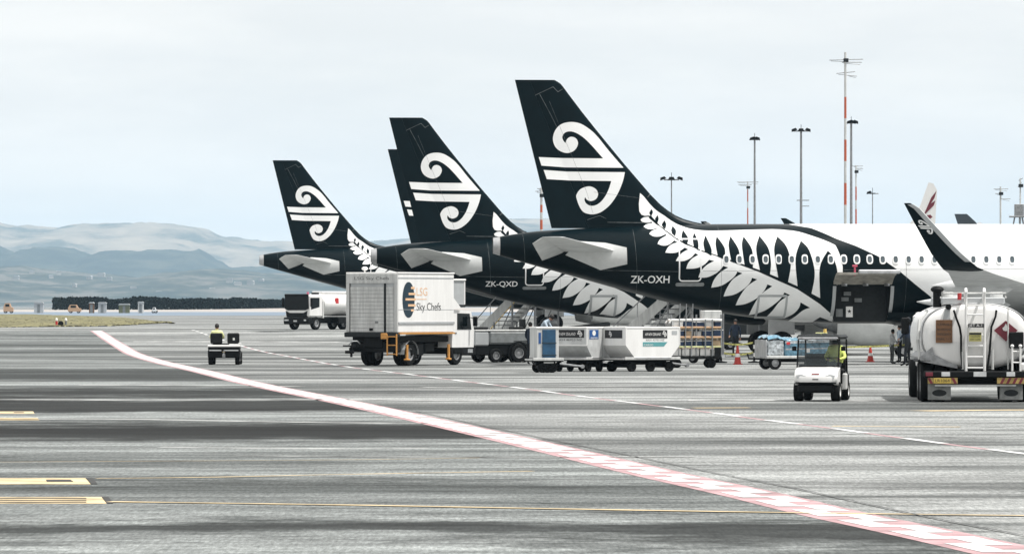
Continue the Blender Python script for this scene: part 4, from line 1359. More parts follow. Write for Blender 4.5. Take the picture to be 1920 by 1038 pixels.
# ------------------------------------------------------------------ people
def person(label, loc, rz, joints, cloth, legs, hair=M_hair, vest=None, group=None, scale=1.0, cap=None, stand=True):
    """joints: pose as named points (x forward, y left, z up); one skinned body, children for hair and clothing"""
    J = {'pelvis': (0, 0, .93), 'waist': (0, 0, 1.10), 'chest': (0, 0, 1.32), 'neck': (0.01, 0, 1.49), 'head': (.03, 0, 1.60), 'crown': (.02, 0, 1.74),
         'shl': (0, .17, 1.43), 'ell': (-.03, .24, 1.15), 'wrl': (.06, .25, .91), 'hal': (.09, .25, .82), 'shr': (0, -.17, 1.43), 'elr': (-.03, -.24, 1.15), 'wrr': (.06, -.25, .91), 'har': (.09, -.25, .82),
         'hil': (0, .09, .90), 'knl': (.03, .10, .50), 'anl': (0, .11, .09), 'tol': (.17, .13, .035), 'hir': (0, -.09, .90), 'knr': (.03, -.10, .50), 'anr': (0, -.11, .09), 'tor': (.17, -.13, .035)}
    J.update(joints)
    R = {'pelvis': .145, 'waist': .13, 'chest': .155, 'neck': .058, 'head': .085, 'crown': .07, 'shl': .072, 'ell': .048, 'wrl': .032, 'hal': .034, 'shr': .072, 'elr': .048, 'wrr': .032, 'har': .034,
         'hil': .095, 'knl': .062, 'anl': .044, 'tol': .036, 'hir': .095, 'knr': .062, 'anr': .044, 'tor': .036}
    names = list(J)
    ix = {n_: i for i, n_ in enumerate(names)}
    E = [('pelvis', 'waist'), ('waist', 'chest'), ('chest', 'neck'), ('neck', 'head'), ('head', 'crown'), ('chest', 'shl'), ('shl', 'ell'), ('ell', 'wrl'), ('wrl', 'hal'), ('chest', 'shr'), ('shr', 'elr'), ('elr', 'wrr'), ('wrr', 'har'),
         ('pelvis', 'hil'), ('hil', 'knl'), ('knl', 'anl'), ('anl', 'tol'), ('pelvis', 'hir'), ('hir', 'knr'), ('knr', 'anr'), ('anr', 'tor')]
    me = bpy.data.meshes.new('person_body')
    me.from_pydata([J[k] for k in names], [(ix[a], ix[b_]) for a, b_ in E], [])
    o = bpy.data.objects.new('person_body', me); COL.objects.link(o)
    md = o.modifiers.new('skin', 'SKIN'); md.use_smooth_shade = True
    o.modifiers.new('sub', 'SUBSURF').levels = 1
    for i, k in enumerate(names):
        sv = me.skin_vertices[0].data[i]
        sv.radius = (R[k], R[k]); sv.use_root = (k == 'pelvis')
    dg = bpy.context.evaluated_depsgraph_get()
    body = bpy.data.meshes.new_from_object(o.evaluated_get(dg))
    bpy.data.objects.remove(o)
    # five fingers a side, rooted in the palm
    bm = bmesh.new(); bm.from_mesh(body)
    fm = MB()
    for s_ in 'lr':
        w_, h_ = Vector(J['wr' + s_]), Vector(J['ha' + s_])
        d_ = (h_ - w_).normalized()
        sd = d_.cross(Vector((1, 0, .01))).normalized()
        for q, ln in enumerate((.075, .085, .08, .062)):
            b0 = h_ + sd * (q - 1.5) * .02
            fm.tube([b0, b0 + d_ * ln * .55 + Vector((.006, 0, 0)), b0 + d_ * ln + Vector((.022, 0, 0))], [.010, .009, .007], 6)
        tb = w_ + d_ * .03 - sd * .03
        fm.tube([tb, tb + d_ * .035 - sd * .02 + Vector((.01, 0, 0)), tb + d_ * .065 - sd * .022 + Vector((.022, 0, 0))], [.012, .010, .008], 6)
    tmp = bpy.data.meshes.new('t'); tmp.from_pydata([tuple(v) for v in fm.v], [], fm.f)
    bm.from_mesh(tmp)
    # nose
    hd = Vector(J['head'])
    bm.to_mesh(body); bm.free(); bpy.data.meshes.remove(tmp)
    body.materials.clear()
    for m in (M_skin, cloth, legs, M_tyre): body.materials.append(m)
    def seg(p, a, b_):
        a, b_ = Vector(a), Vector(b_); t = max(0, min(1, (p - a).dot(b_ - a) / max(1e-6, (b_ - a).length_squared)))
        return (p - a.lerp(b_, t)).length
    zone = {('neck', 'head'): 0, ('head', 'crown'): 0, ('wrl', 'hal'): 0, ('wrr', 'har'): 0, ('hil', 'knl'): 2, ('knl', 'anl'): 2, ('hir', 'knr'): 2, ('knr', 'anr'): 2, ('anl', 'tol'): 3, ('anr', 'tor'): 3, ('pelvis', 'hil'): 2, ('pelvis', 'hir'): 2}
    for p in body.polygons:
        c = p.center
        e = min(E, key=lambda q: seg(c, J[q[0]], J[q[1]]) - .5 * (R[q[0]] + R[q[1]]) * .5)
        p.material_index = zone.get(e, 1)
        p.use_smooth = True
    r = thing('person', label, 'person', loc, rz, group)
    r.scale = (scale,) * 3
    bo = bpy.data.objects.new('body', body); COL.objects.link(bo); bo.parent = r
    up = (Vector(J['crown']) - Vector(J['neck'])).normalized()
    fw = Vector((1, 0, 0)); fw = (fw - up * fw.dot(up)).normalized()
    c = (Vector(J['head']) + Vector(J['crown'])) / 2
    hm = MB(); hm.sphere(c + up * .022 - fw * .022, (.098, .092, .105), 14, 10)
    ho = put('hair' if cap is None else 'cap', hm, cap or hair, r)
    fc = MB(); fc.sphere(c + fw * .088 - up * .035, (.016, .012, .022), 8, 6)
    put('nose', fc, M_skin, r)
    for s_ in (-1, 1):
        sd = up.cross(fw)
        put('eye', MB().sphere(c + fw * .078 + sd * s_ * .032 - up * .005, .011, 8, 6), M_print, r)
    if vest:
        vm = MB()
        a, b_, sw = Vector(J['chest']), Vector(J['waist']), .21
        ax = (Vector(J['neck']) - b_).normalized()
        vm.lathe([(.150, -.08), (.158, .0), (.168, .14), (.172, .26), (.15, .345), (.085, .385)], b_, ax, 18)
        vm.v = [Vector((v.x, J['chest'][1] + (v.y - J['chest'][1]) * 1.22, v.z)) for v in vm.v]
        put('vest', vm, vest, r)
    return r

# ------------------------------------------------------------------ catering truck
def catering_truck():
    d = F / 46.7
    a = math.radians(59)
    u = Vector((math.cos(a), math.sin(a), 0)); lf = Vector((-u.y, u.x, 0))
    corner = Vector(((745 - CX) * d / F, d, 0))
    r = thing('catering_truck', 'white box catering truck seen from behind, with sky chefs lettering and orange ladder', 'truck', corner + lf * 1.225, a)
    Wd, Z0, Z1, Lb = 1.225, 1.22, 3.72, 4.35
    bx = put('box_body', MB().box(.05, Lb, -Wd, Wd, Z0 + .12, Z1, .03), M_white, r)
    put('roof_edge_rail', MB().box(.03, Lb + .02, -Wd - .03, Wd + .03, Z1 - .01, Z1 + .05, .02), M_white, bx)
    put('side_rub_rail', MB().box(.06, Lb, -Wd - .035, -Wd - .002, Z0 + .46, Z0 + .56, .01), M_grey, bx)
    put('side_seam', MB().box(.06, Lb - .05, -Wd - .008, -Wd - .001, 2.26, 2.275), M_grey, bx)
    put('side_seam', MB().box(.06, Lb - .05, -Wd - .012, -Wd - .001, Z1 - .2, Z1 - .15), M_grey, bx)
    put('orange_sill', MB().box(.06, Lb + .05, -Wd - .02, -Wd + .1, Z0 + .06, Z0 + .118), M_orange, r)
    # rear frame and roller shutter
    fr = MB(); fr.box(0, .05, -Wd, Wd, Z1 - .40, Z1 - .012, .01); fr.box(0, .05, Wd - .16, Wd, Z0 + .14, Z1 - .401, .01); fr.box(0, .05, -Wd, -Wd + .16, Z0 + .14, Z1 - .401, .01)
    put('rear_frame', fr, M_dirty, r)
    sh = put('roller_shutter', MB().box(.035, .049, -Wd + .64, Wd - .161, Z0 + .14, Z1 - .401), M_grey, r)
    for k in range(12):
        z = Z0 + .15 + k * .152
        put('slat', MB().box(.018, .034, -Wd + .65, Wd - .19, z, z + .14, .012), M_dirty, sh)
    sh2 = put('side_shutter', MB().box(.035, .049, -Wd + .161, -Wd + .56, Z0 + .14, Z1 - .401), M_grey, r)
    for k in range(12):
        z = Z0 + .15 + k * .152
        put('slat', MB().box(.02, .034, -Wd + .19, -Wd + .55, z, z + .14, .012), M_dirty, sh2)
    put('shutter_post', MB().box(-.012, .04, -Wd + .56, -Wd + .64, Z0 + .14, Z1 - .401, .01), M_dark, r)
    put('shutter_gap', MB().box(.01, .04, Wd - .19, Wd - .163, Z0 + .14, Z1 - .401), M_chassis, r)
    put('shutter_handle', MB().box(-.03, .02, -.05, .10, Z0 + .20, Z0 + .30, .01), M_chassis, r)
    put('latch_plate', MB().box(0, .019, -.30, -.16, Z0 + .50, Z0 + .58, .005), M_mid, r)
    put('rear_sill', MB().box(-.10, .2, -Wd - .02, Wd + .03, Z0 - .06, Z0 + .135, .02), M_dark, r)
    lettering('rear_lettering', 'LSG Sky Chefs', .17, (-.004, 0, Z1 - .20), (0, -1, 0), (0, 0, 1), M_grime, r, width=1.65)
    # chassis
    put('chassis', MB().box(.1, 6.3, -.45, .45, .72, 1.18, .03).box(.2, 4.2, -1.05, 1.05, .95, 1.2, .02).box(1.35, 2.3, -1.05, -.5, .42, .9, .04).box(2.5, 3.2, -1.0, -.5, .55, .92, .04).box(.15, .5, -1.1, 1.1, .55, .95, .03), M_chassis, r)
    sc = MB()
    for s_ in (-1, 1):
        sc.box(.7, 4.0, s_ * .62 - .05, s_ * .62 + .05, 1.0, 1.16)
    put('scissor_frame', sc, M_dark, r)
    for (x, y) in ((1.25, -.92), (1.25, .92), (1.25, -.62), (1.25, .62)):
        wheel(r, x, y, .46, .27)
    for y in (-.97, .97):
        wheel(r, 4.75, y, .46, .27)
    fend = MB()
    for k in range(9):
        a0, a1 = math.radians(10 + 20 * k - 10), math.radians(10 + 20 * k + 10)
        fend.add([(1.25 + .56 * math.cos(t), y, .46 + .56 * math.sin(t)) for t in (a0, a1) for y in (-1.12, -.80)], [(0, 1, 3, 2)])
    put('mudguard', fend.mesh('mudguard', 60), M_grey, r)
    for xx in (.86, 4.05):
        j = MB().cyl((xx, -1.14, .28), (xx, -1.14, .86), .06, n=10).box(xx - .1, xx + .1, -1.24, -1.04, .22, .29, .02)
        put('stabiliser_jack', j, M_orange, r)
    ld = MB()
    for y in (-Wd - .02, -Wd + .42):
        ld.box(-.12, -.07, y - .025, y + .025, .42, 1.28, .008)
    for z in (.46, .82, 1.16):
        ld.box(-.12, -.075, -Wd + .006, -Wd + .394, z, z + .04, .008)
    put('ladder', ld, M_orange, r)
    put('step_bracket', MB().box(-.13, .02, -Wd + .42, -Wd + .72, 1.08, 1.32, .02), M_orange, r)
    hk = MB().box(-.55, .15, .62, .74, .62, .74, .02).box(-.62, -.5, .45, 1.0, .78, .84, .02).box(-.6, -.5, .5, .9, .50, .62, .02).cyl((-.45, .68, .36), (-.45, .68, .80), .05)
    put('tow_hitch', hk, M_chassis, r)
    put('hitch_hose', MB().tube([(-.45, .8, .86), (-.5, .6, 1.0), (-.3, .5, 1.0), (-.1, .5, .9)], .025), M_grey, r)
    # cab
    cb = MB().prism([(4.35, .72), (6.05, .72), (6.08, 1.42), (5.85, 2.22), (4.35, 2.26)], lambda p, q, k: (p, -1.12 if k == 0 else 1.12, q))
    cab = put('cab', cb.mesh('cab', 25), M_white, r)
    for s_ in (-1, 1):
        put('door_window', MB().prism([(4.75, 1.45), (5.86, 1.45), (5.72, 2.10), (4.75, 2.12)], lambda p, q, k: (p, s_ * 1.121 + s_ * .012 * k, q)), M_glass, cab)
        put('door_handle', MB().box(4.55, 4.7, s_ * 1.12 - .02, s_ * 1.12 + .02, 1.28, 1.32, .005), M_dark, cab)
        put('wing_mirror', MB().box(5.7, 5.8, s_ * 1.38 - .10, s_ * 1.38 + .10, 1.58, 1.98, .03).cyl((5.7, s_ * 1.1, 1.95), (5.75, s_ * 1.38, 1.9), .015), M_chassis, cab)
    put('windscreen', MB().box(6.0, 6.06, -.95, .95, 1.5, 2.05, .01), M_glass, cab)
    put('cab_step', MB().box(4.5, 5.2, -1.14, 1.14, .45, .71, .03), M_chassis, cab)
    # front loading platform above the cab
    pf = put('loading_platform', MB().box(Lb + .03, 5.55, -1.05, 1.05, 2.36, 2.46, .02), M_dark, r)
    put('platform_wall', MB().prism([(Lb + .05, 2.46), (5.42, 2.47), (5.42, 3.44), (Lb + .05, 3.44)], lambda p, q, k: (p, -1.05 if k == 0 else -1.0, q)), M_grey, pf)
    put('platform_wall', MB().prism([(Lb + .05, 2.46), (5.42, 2.47), (5.42, 3.44), (Lb + .05, 3.44)], lambda p, q, k: (p, 1.0 if k == 0 else 1.05, q)), M_grey, pf)
    put('platform_roof', MB().box(Lb + .03, 5.5, -1.1, 1.1, 3.44, 3.52, .02), M_white, pf)
    put('platform_post', MB().box(5.40, 5.48, -1.07, -.99, 2.47, 3.43, .01), M_white, pf)
    put('deflector', MB().prism([(Lb, 2.28), (4.95, 2.32), (Lb, 2.75)], lambda p, q, k: (p, -1.2 if k == 0 else -1.08, q)), M_white, pf)
    # side print: dark oval with pale bars, lettering
    o = -Wd - .006
    cx, cz = .84, 2.66
    oval_ = [(cx + .46 * math.copysign(abs(math.cos(t)) ** .9, math.cos(t)), cz + .72 * math.sin(t)) for t in [2 * math.pi * k / 32 for k in range(32)]]
    put('oval_emblem', MB().add([(p, o, q) for p, q in oval_], [tuple(range(32))]).mesh('oval_emblem'), M_navy, bx)
    for k, (z, x0, x1) in enumerate(((3.14, 1.02, 1.30), (2.90, .84, 1.36), (2.68, .60, 1.38), (2.44, .80, 1.36), (2.24, 1.02, 1.24))):
        put('emblem_bar', MB().add([(x0, o - .004, z - .045), (x1, o - .004, z - .045), (x1, o - .004, z + .045), (x0, o - .004, z + .045)], [(0, 1, 2, 3)]).mesh('emblem_bar'), M_goldp, bx)
    put('underline', MB().add([(1.42, o, 2.67), (2.22, o, 2.67), (2.22, o, 2.70), (1.42, o, 2.70)], [(0, 1, 2, 3)]).mesh('underline'), M_goldp, bx)
    lettering('side_lettering', 'LSG', .46, (1.86, o, 2.97), (1, 0, 0), (0, 0, 1), M_goldp, bx, width=.82)
    lettering('side_lettering', 'Sky Chefs', .44, (2.38, o, 2.37), (1, 0, 0), (0, 0, 1), M_print, bx, width=1.86)
    put('roof_beacon', MB().cyl((.35, .55, Z1 + .05), (.35, .55, Z1 + .16), .03).sphere((.35, .55, Z1 + .20), (.13, .13, .08)), M_white, bx)
    return r
catering_truck()

# ------------------------------------------------------------------ fuel truck at the right
def fuel_truck():
    d = F / 74.6
    X = (1828 - CX) * d / F
    r = thing('fuel_truck', 'white jet fuel tanker truck from behind with ladder and red hazard diamond', 'truck', (X, d, 0), math.radians(88.2))
    r.scale = (1.07, 1.07, 0.98)
    zc, hw, hh, L = 1.70, 1.26, .83, 6.2
    vs, fs = [], []
    n_ = 40
    for x, k in ((0.0, .80), (.03, .90), (.10, .97), (.22, 1.0), (L - .2, 1.0), (L, .95)):
        for i in range(n_):
            t = 2 * math.pi * i / n_
            vs.append((x, hw * k * math.copysign(abs(math.cos(t)) ** .78, math.cos(t)), zc + hh * k * math.copysign(abs(math.sin(t)) ** .78, math.sin(t))))
    for j in range(5):
        for i in range(n_):
            fs.append((j * n_ + i, j * n_ + (i + 1) % n_, (j + 1) * n_ + (i + 1) % n_, (j + 1) * n_ + i))
    fs += [tuple(range(n_)), tuple(range(5 * n_, 6 * n_))]
    tk = put('tank', MB().add(vs, fs).mesh('tank', 35), M_white, r)
    vs, fs = [], []
    for x, k in ((.10, .99), (.11, 1.012), (.17, 1.012), (.18, .99)):
        for i in range(n_):
            t = 2 * math.pi * i / n_
            vs.append((x, hw * k * math.copysign(abs(math.cos(t)) ** .78, math.cos(t)), zc + hh * k * math.copysign(abs(math.sin(t)) ** .78, math.sin(t))))
    for j in range(3):
        for i in range(n_):
            fs.append((j * n_ + i, j * n_ + (i + 1) % n_, (j + 1) * n_ + (i + 1) % n_, (j + 1) * n_ + i))
    put('tank_rim', MB().add(vs, fs).mesh('tank_rim', 35), M_metal, tk)
    put('top_walkway', MB().box(.25, 5.5, -.72, .78, zc + hh - .02, zc + hh + .16, .03), M_grey, tk)
    put('top_handrail', MB().tube([(.3, -.74, zc + hh + .14), (.3, -.74, zc + hh + .26), (.4, .72, zc + hh + .26), (.4, .72, zc + hh + .1)], .025).tube([(.4, .74, zc + hh + .1), (.5, .85, zc + hh + .22), (1.2, .9, zc + hh + .24)], .025), M_dirty, tk)
    for y in (.62, -.55):
        put('filler_cap', MB().cyl((.8, y, zc + hh + .15), (.8, y, zc + hh + .30), .16, .14, 14), M_dirty, tk)
    put('vent_stack', MB().cyl((.5, .86, zc + hh - .1), (.5, .86, zc + hh + .30), .10, n=12).sphere((.5, .86, zc + hh + .36), (.16, .16, .09)), M_chassis, tk)
    put('camera_lamp', MB().cyl((-.08, .62, 2.44), (.08, .62, 2.44), .07, n=14), M_chassis, tk)
    put('lamp_bracket', MB().prism([(.58, 2.38), (.70, 2.38), (.78, 2.0), (.60, 2.0)], lambda p, q, k: (-.004 - .02 * k, p, q)), M_grey, tk)
    # ladder with hooped top
    ld = MB()
    for y in (.215, -.215):
        ld.tube([(-.16, y, .80), (-.16, y, 2.45), (-.16, y, 2.82), (-.02, y, 2.90), (.2, y, 2.80), (.3, y, 2.5)], .034, 10)
    for z in (.86, 1.14, 1.42, 1.70, 1.96, 2.22, 2.46):
        ld.box(-.19, -.13, -.185, .185, z, z + .045, .01)
    put('rear_ladder', ld, M_white, r)
    put('beacon', MB().cyl((.05, .36, 2.62), (.05, .36, 2.80), .05, n=10), M_red, r)
    put('hose', MB().tube([(-.05, .50, 2.36), (-.07, .44, 2.15), (-.09, .36, 1.92), (-.09, .33, 1.7), (-.09, .33, 1.3), (-.10, .30, .86)], .026), M_chassis, r)
    put('hose', MB().tube([(-.05, -.50, 2.36), (-.07, -.48, 2.2), (-.09, -.38, 1.92), (-.09, -.36, 1.6), (-.09, -.34, 1.3), (-.10, -.28, .84)], .026), M_chassis, r)
    put('pipe', MB().cyl((-.10, .29, .84), (-.10, .29, 1.3), .03).cyl((-.10, -.41, .84), (-.10, -.41, 1.35), .03), M_dirty, r)
    # signs
    s1 = put('instruction_sign', MB().box(-.055, -.035, .53, .92, 1.52, 2.11, .004), M_brown, r)
    for k, z in enumerate((1.99, 1.86, 1.74, 1.62)):
        lettering('sign_lettering', ('FLAMMABLE', 'NO SMOKING', 'EMERGENCY', 'DIAL 111')[k], .085, (-.058, .725, z), (0, -1, 0), (0, 0, 1), M_print, s1, width=.33)
    s2 = put('fuel_sign', MB().box(-.225, -.195, -.20, .17, 1.915, 2.015, .004), M_print, r)
    lettering('sign_lettering', 'JET A-1', .10, (-.228, -.015, 1.965), (0, -1, 0), (0, 0, 1), M_white, s2, width=.30)
    s3 = put('caution_sign', MB().box(-.225, -.195, -.14, .15, 1.56, 1.79, .004), mat('dull_yellow_sign', (.45, .42, .14), .5), r)
    put('sign_header', MB().box(-.229, -.226, -.135, .145, 1.73, 1.785), M_print, s3)
    lettering('sign_lettering', 'CAUTION', .07, (-.231, .005, 1.68), (0, -1, 0), (0, 0, 1), M_print, s3, width=.22)
    lettering('sign_lettering', 'KEEP CLEAR', .06, (-.231, .005, 1.61), (0, -1, 0), (0, 0, 1), M_print, s3, width=.24)
    dm = put('hazard_diamond', MB().prism([(-.72, 2.09), (-.44, 1.84), (-.72, 1.56), (-1.0, 1.84)], lambda p, q, k: (-.05 - .015 * k, p, q)), M_maroon, r)
    fl = [(-.72, 2.02), (-.755, 1.94), (-.80, 1.90), (-.78, 1.84), (-.72, 1.82), (-.66, 1.84), (-.64, 1.90), (-.685, 1.94)]
    put('flame_symbol', MB().prism(fl, lambda p, q, k: (-.067 - .004 * k, p, q)), M_white, dm)
    put('control_cabinet', MB().box(-.20, .05, -1.13, -.80, 1.38, 1.80, .02), M_chassis, r)
    put('cabinet_post', MB().cyl((-.1, -.77, .84), (-.1, -.77, 2.42), .018).cyl((-.1, -1.2, .84), (-.1, -1.2, 2.2), .018), M_dirty, r)
    gr = MB()
    for y in (-.86, -1.05):
        gr.cyl((-.22, y, .80), (-.22, y, 1.42), .026); gr.sphere((-.22, y, 1.44), .045)
    gr.cyl((-.22, -.86, 1.30), (-.22, -1.05, 1.30), .02).cyl((-.22, -.86, 1.02), (-.22, -1.05, 1.02), .02)
    put('guard_rail', gr, M_white, r)
    put('valve_box', MB().box(-.2, .05, -1.25, -1.05, .78, 1.02, .05), M_white, r)
    put('side_fender', MB().prism([(1.0, 1.42), (1.30, 1.15), (1.28, 1.05), (.40, .86), (.42, .94), (.95, 1.22)], lambda p, q, k: (-.03 if k == 0 else 5.0, p, q)), M_steel, r)
    # bumper, boards, flaps
    bp = put('rear_bumper', MB().box(-.30, -.05, -1.22, 1.20, .64, .80, .02), M_chassis, r)
    put('tail_lamp', MB().box(-.315, -.30, .60, .80, .665, .775, .01), M_lamp, bp)
    put('tail_lamp', MB().box(-.315, -.30, -.92, -.72, .665, .775, .01), M_lamp, bp)
    put('tail_lamp', MB().box(-.315, -.30, 1.0, 1.17, .67, .77, .01), M_maroon, bp)
    put('registration_plate', MB().box(-.315, -.30, -.25, .05, .66, .78, .005), M_lamp, bp)
    for c0, c1 in ((.42, 1.12), (-1.22, -.50)):
        bd_ = put('chevron_board', MB().box(-.29, -.27, c0, c1, .475, .632, .004), M_chev, r)
        n_ch = 5
        for k in range(n_ch):
            y0 = c0 + (c1 - c0) * (k + .1) / n_ch
            if c0 > 0 and 0 < k < 4: continue
            sk = .07 if c0 > 0 else -.07
            put('chevron', MB().add([(-.294, y0, .48), (-.294, y0 + .065, .48), (-.294, y0 + .065 + sk, .628), (-.294, y0 + sk, .628)], [(0, 1, 2, 3)]).mesh('chevron'), M_maroon, bd_)
    pl = put('number_plate', MB().box(-.31, -.296, .58, .98, .49, .62, .004), mat('plate_yellow', (.55, .40, .08), .5), r)
    lettering('plate_lettering', 'LR1064', .11, (-.313, .78, .555), (0, -1, 0), (0, 0, 1), M_print, pl, width=.34)
    put('underrun_bar', MB().box(-.26, -.16, -.95, .95, .41, .455, .01), M_dirty, r)
    for s_ in (-1, 1):
        fl_ = put('mud_flap', MB().box(-.12, -.09, s_ * .84 - .27, s_ * .84 + .27, .06, .47, .01), M_flap, r)
        put('flap_emblem', MB().add([(-.124, s_ * .84 + .17 * math.cos(t), .24 + .085 * math.sin(t)) for t in [2 * math.pi * k / 24 for k in range(24)]], [tuple(range(24))]).mesh('flap_emblem'), M_dark, fl_)
    for x in (.55, 1.85):
        for y in (1.12, .80, -1.12, -.80):
            wheel(r, x, y, .52, .29)
    for y in (1.1, -1.1):
        wheel(r, 6.9, y, .52, .29)
    put('wheel_guard', MB().box(-.03, 2.6, 1.02, 1.34, 1.02, 1.10, .03).box(-.03, 2.6, -1.34, -1.02, 1.02, 1.10, .03), M_chassis, r)
    put('chassis', MB().box(-.05, 8.0, -.45, .45, .55, .88, .03).box(.35, .75, -.9, .9, .40, .60, .05).box(2.9, 5.8, -1.1, 1.1, .4, .86, .05), M_chassis, r)
    put('side_pipe', MB().tube([(.2, 1.28, 1.1), (.2, 1.33, 1.6), (.3, 1.28, 2.1), (.5, 1.1, 2.35)], .045), M_dirty, r)
    cab = put('cab', MB().box(6.35, 8.3, -1.1, 1.1, .75, 2.3, .12), M_white, r)
    put('mirror', MB().box(7.9, 8.0, 1.2, 1.4, 1.7, 2.15, .03).cyl((7.9, 1.05, 2.0), (7.95, 1.3, 2.0), .02), M_chassis, cab)
    put('rear_window', MB().box(6.335, 6.349, -.6, .6, 1.7, 2.2), M_glass, cab)
    return r
fuel_truck()

# ------------------------------------------------------------------ golf cart, with its driver a person of their own
def golf_cart():
    d = F / 73.4
    X = (1541 - CX) * d / F
    a = math.radians(-90 - 11)
    r = thing('golf_cart', 'white electric golf cart with dark roof driving towards the camera', 'cart', (X, d, 0), a)
    r.scale = (.96, .95, .98)
    hood = MB()
    prof_ = [(1.28, .50), (1.30, .62), (1.20, .76), (.95, .86), (.62, .90), (.62, .42), (1.1, .42)]
    vs, fs = [], []
    rowsY = [-.58, -.54, -.40, 0, .40, .54, .58]
    for y in rowsY:
        k = 1.0 if abs(y) < .5 else (.97 if abs(y) < .56 else .93)
        for (p, q) in prof_:
            vs.append(((p - .62) * k + .62 - (.05 if abs(y) > .5 and p > 1.1 else 0), y, .42 + (q - .42) * k))
    m_ = len(prof_)
    for j in range(len(rowsY) - 1):
        for k in range(m_):
            fs.append((j * m_ + k, j * m_ + (k + 1) % m_, (j + 1) * m_ + (k + 1) % m_, (j + 1) * m_ + k))
    fs += [tuple(range(m_)), tuple(range((len(rowsY) - 1) * m_, len(rowsY) * m_))]
    hd = put('front_cowl', hood.add(vs, fs).mesh('front_cowl', 50), M_white, r)
    for s_ in (-1, 1):
        lamp = MB().prism([(s_ * .20, .56), (s_ * .50, .60), (s_ * .52, .68), (s_ * .38, .70), (s_ * .22, .64)], lambda p, q, k: (1.235 + .06 * k - abs(p) * .05, p, q))
        put('headlight', lamp, M_lamp, hd)
    put('brand_badge', MB().box(1.24, 1.262, -.10, .10, .705, .725, .003), M_red, hd)
    put('badge_plate', MB().box(1.29, 1.305, -.08, .08, .56, .585, .003), M_dark, hd)
    put('front_bumper', MB().box(1.02, 1.26, -.50, .50, .22, .47, .06), M_chassis, r)
    put('bumper_lip', MB().box(1.16, 1.29, -.55, .55, .455, .50, .02), M_chassis, r)
    for x in (.86, -.86):
        for y in (.50, -.50):
            wheel(r, x, y, .255, .24, rim=M_white)
    put('floor_pan', MB().box(-1.15, .95, -.52, .52, .22, .34, .03), M_chassis, r)
    put('rear_body', MB().box(-1.25, -.25, -.58, .58, .34, .72, .06), M_chassis, r)
    put('bag_well', MB().box(-1.3, -1.0, -.5, .5, .70, 1.15, .05), M_chassis, r)
    put('side_panel', MB().box(-.2, .58, .53, .585, .30, .44, .02).box(-.2, .58, -.585, -.53, .30, .44, .02), M_white, r)
    put('seat', MB().box(-.62, -.10, -.55, .55, .70, .84, .05), M_chassis, r)
    put('seat_back', MB().box(-.68, -.58, -.55, .55, .88, 1.22, .05), M_chassis, r)
    put('dashboard', MB().box(.52, .66, -.55, .55, .80, .95, .04), M_chassis, r)
    put('windscreen', MB().add([(.80, -.54, .92), (.80, .54, .92), (.58, .54, 1.58), (.58, -.54, 1.58)], [(0, 1, 2, 3)]).mesh('windscreen'), M_screen, r)
    put('screen_bar', MB().cyl((.735, -.54, 1.13), (.735, .54, 1.13), .012), M_dark, r)
    for s_ in (-1, 1):
        put('roof_post', MB().tube([(.82, s_ * .555, .88), (.57, s_ * .555, 1.60)], .022), M_chassis, r)
        put('roof_post', MB().tube([(-.95, s_ * .555, .70), (-.80, s_ * .555, 1.60)], .022), M_chassis, r)
    rf = put('roof', MB().box(-1.0, .78, -.585, .585, 1.60, 1.72, .055), M_dark, r)
    put('roof_lip', MB().box(.76, .84, -.55, .55, 1.585, 1.66, .03), M_steel, rf)
    put('beacon_bar', MB().box(.05, .15, -.16, .16, 1.745, 1.775, .01).box(.07, .13, -.02, .02, 1.72, 1.75), M_paleyel, rf)
    put('beacon', MB().cyl((.1, .10, 1.775), (.1, .10, 1.87), .05, .04, 10), M_yellow, rf)
    put('steering_wheel', MB().lathe([(.17, -.012), (.185, 0), (.17, .012), (.155, 0)], (.36, .24, 1.02), (-.5, 0, .85), 20, close=True).cyl((.62, .24, .75), (.36, .24, 1.02), .02), M_chassis, r)
    put('side_mirror', MB().box(.60, .64, .60, .72, 1.30, 1.42, .015).box(.60, .64, -.72, -.60, 1.30, 1.42, .015), M_chassis, r)
    put('side_basket', MB().box(.15, .40, .60, .72, .30, .72, .03), M_dirty, r)
    ca, sa = math.cos(a), math.sin(a)
    sx, sy = -.36, .31
    person('person in lime hi-vis vest driving the white golf cart', (X + sx * ca - sy * sa, d + sx * sa + sy * ca, 0), a,
           {'pelvis': (-.02, 0, .93), 'waist': (0, 0, 1.05), 'chest': (.02, 0, 1.20), 'neck': (.04, 0, 1.33), 'head': (.07, 0, 1.42), 'crown': (.06, 0, 1.53), 'shl': (.02, .17, 1.28), 'shr': (.02, -.17, 1.28),
            'ell': (.16, .26, 1.10), 'wrl': (.42, .16, 1.06), 'hal': (.50, .13, 1.07), 'elr': (.16, -.24, 1.10), 'wrr': (.40, -.16, 1.04), 'har': (.48, -.13, 1.05),
            'hil': (.02, .09, .93), 'knl': (.46, .13, .88), 'anl': (.60, .14, .44), 'tol': (.76, .15, .38), 'hir': (.02, -.09, .93), 'knr': (.46, -.13, .88), 'anr': (.60, -.14, .44), 'tor': (.76, -.15, .38)},
           M_hivis, M_cloth_dk, vest=M_hivis)
golf_cart()

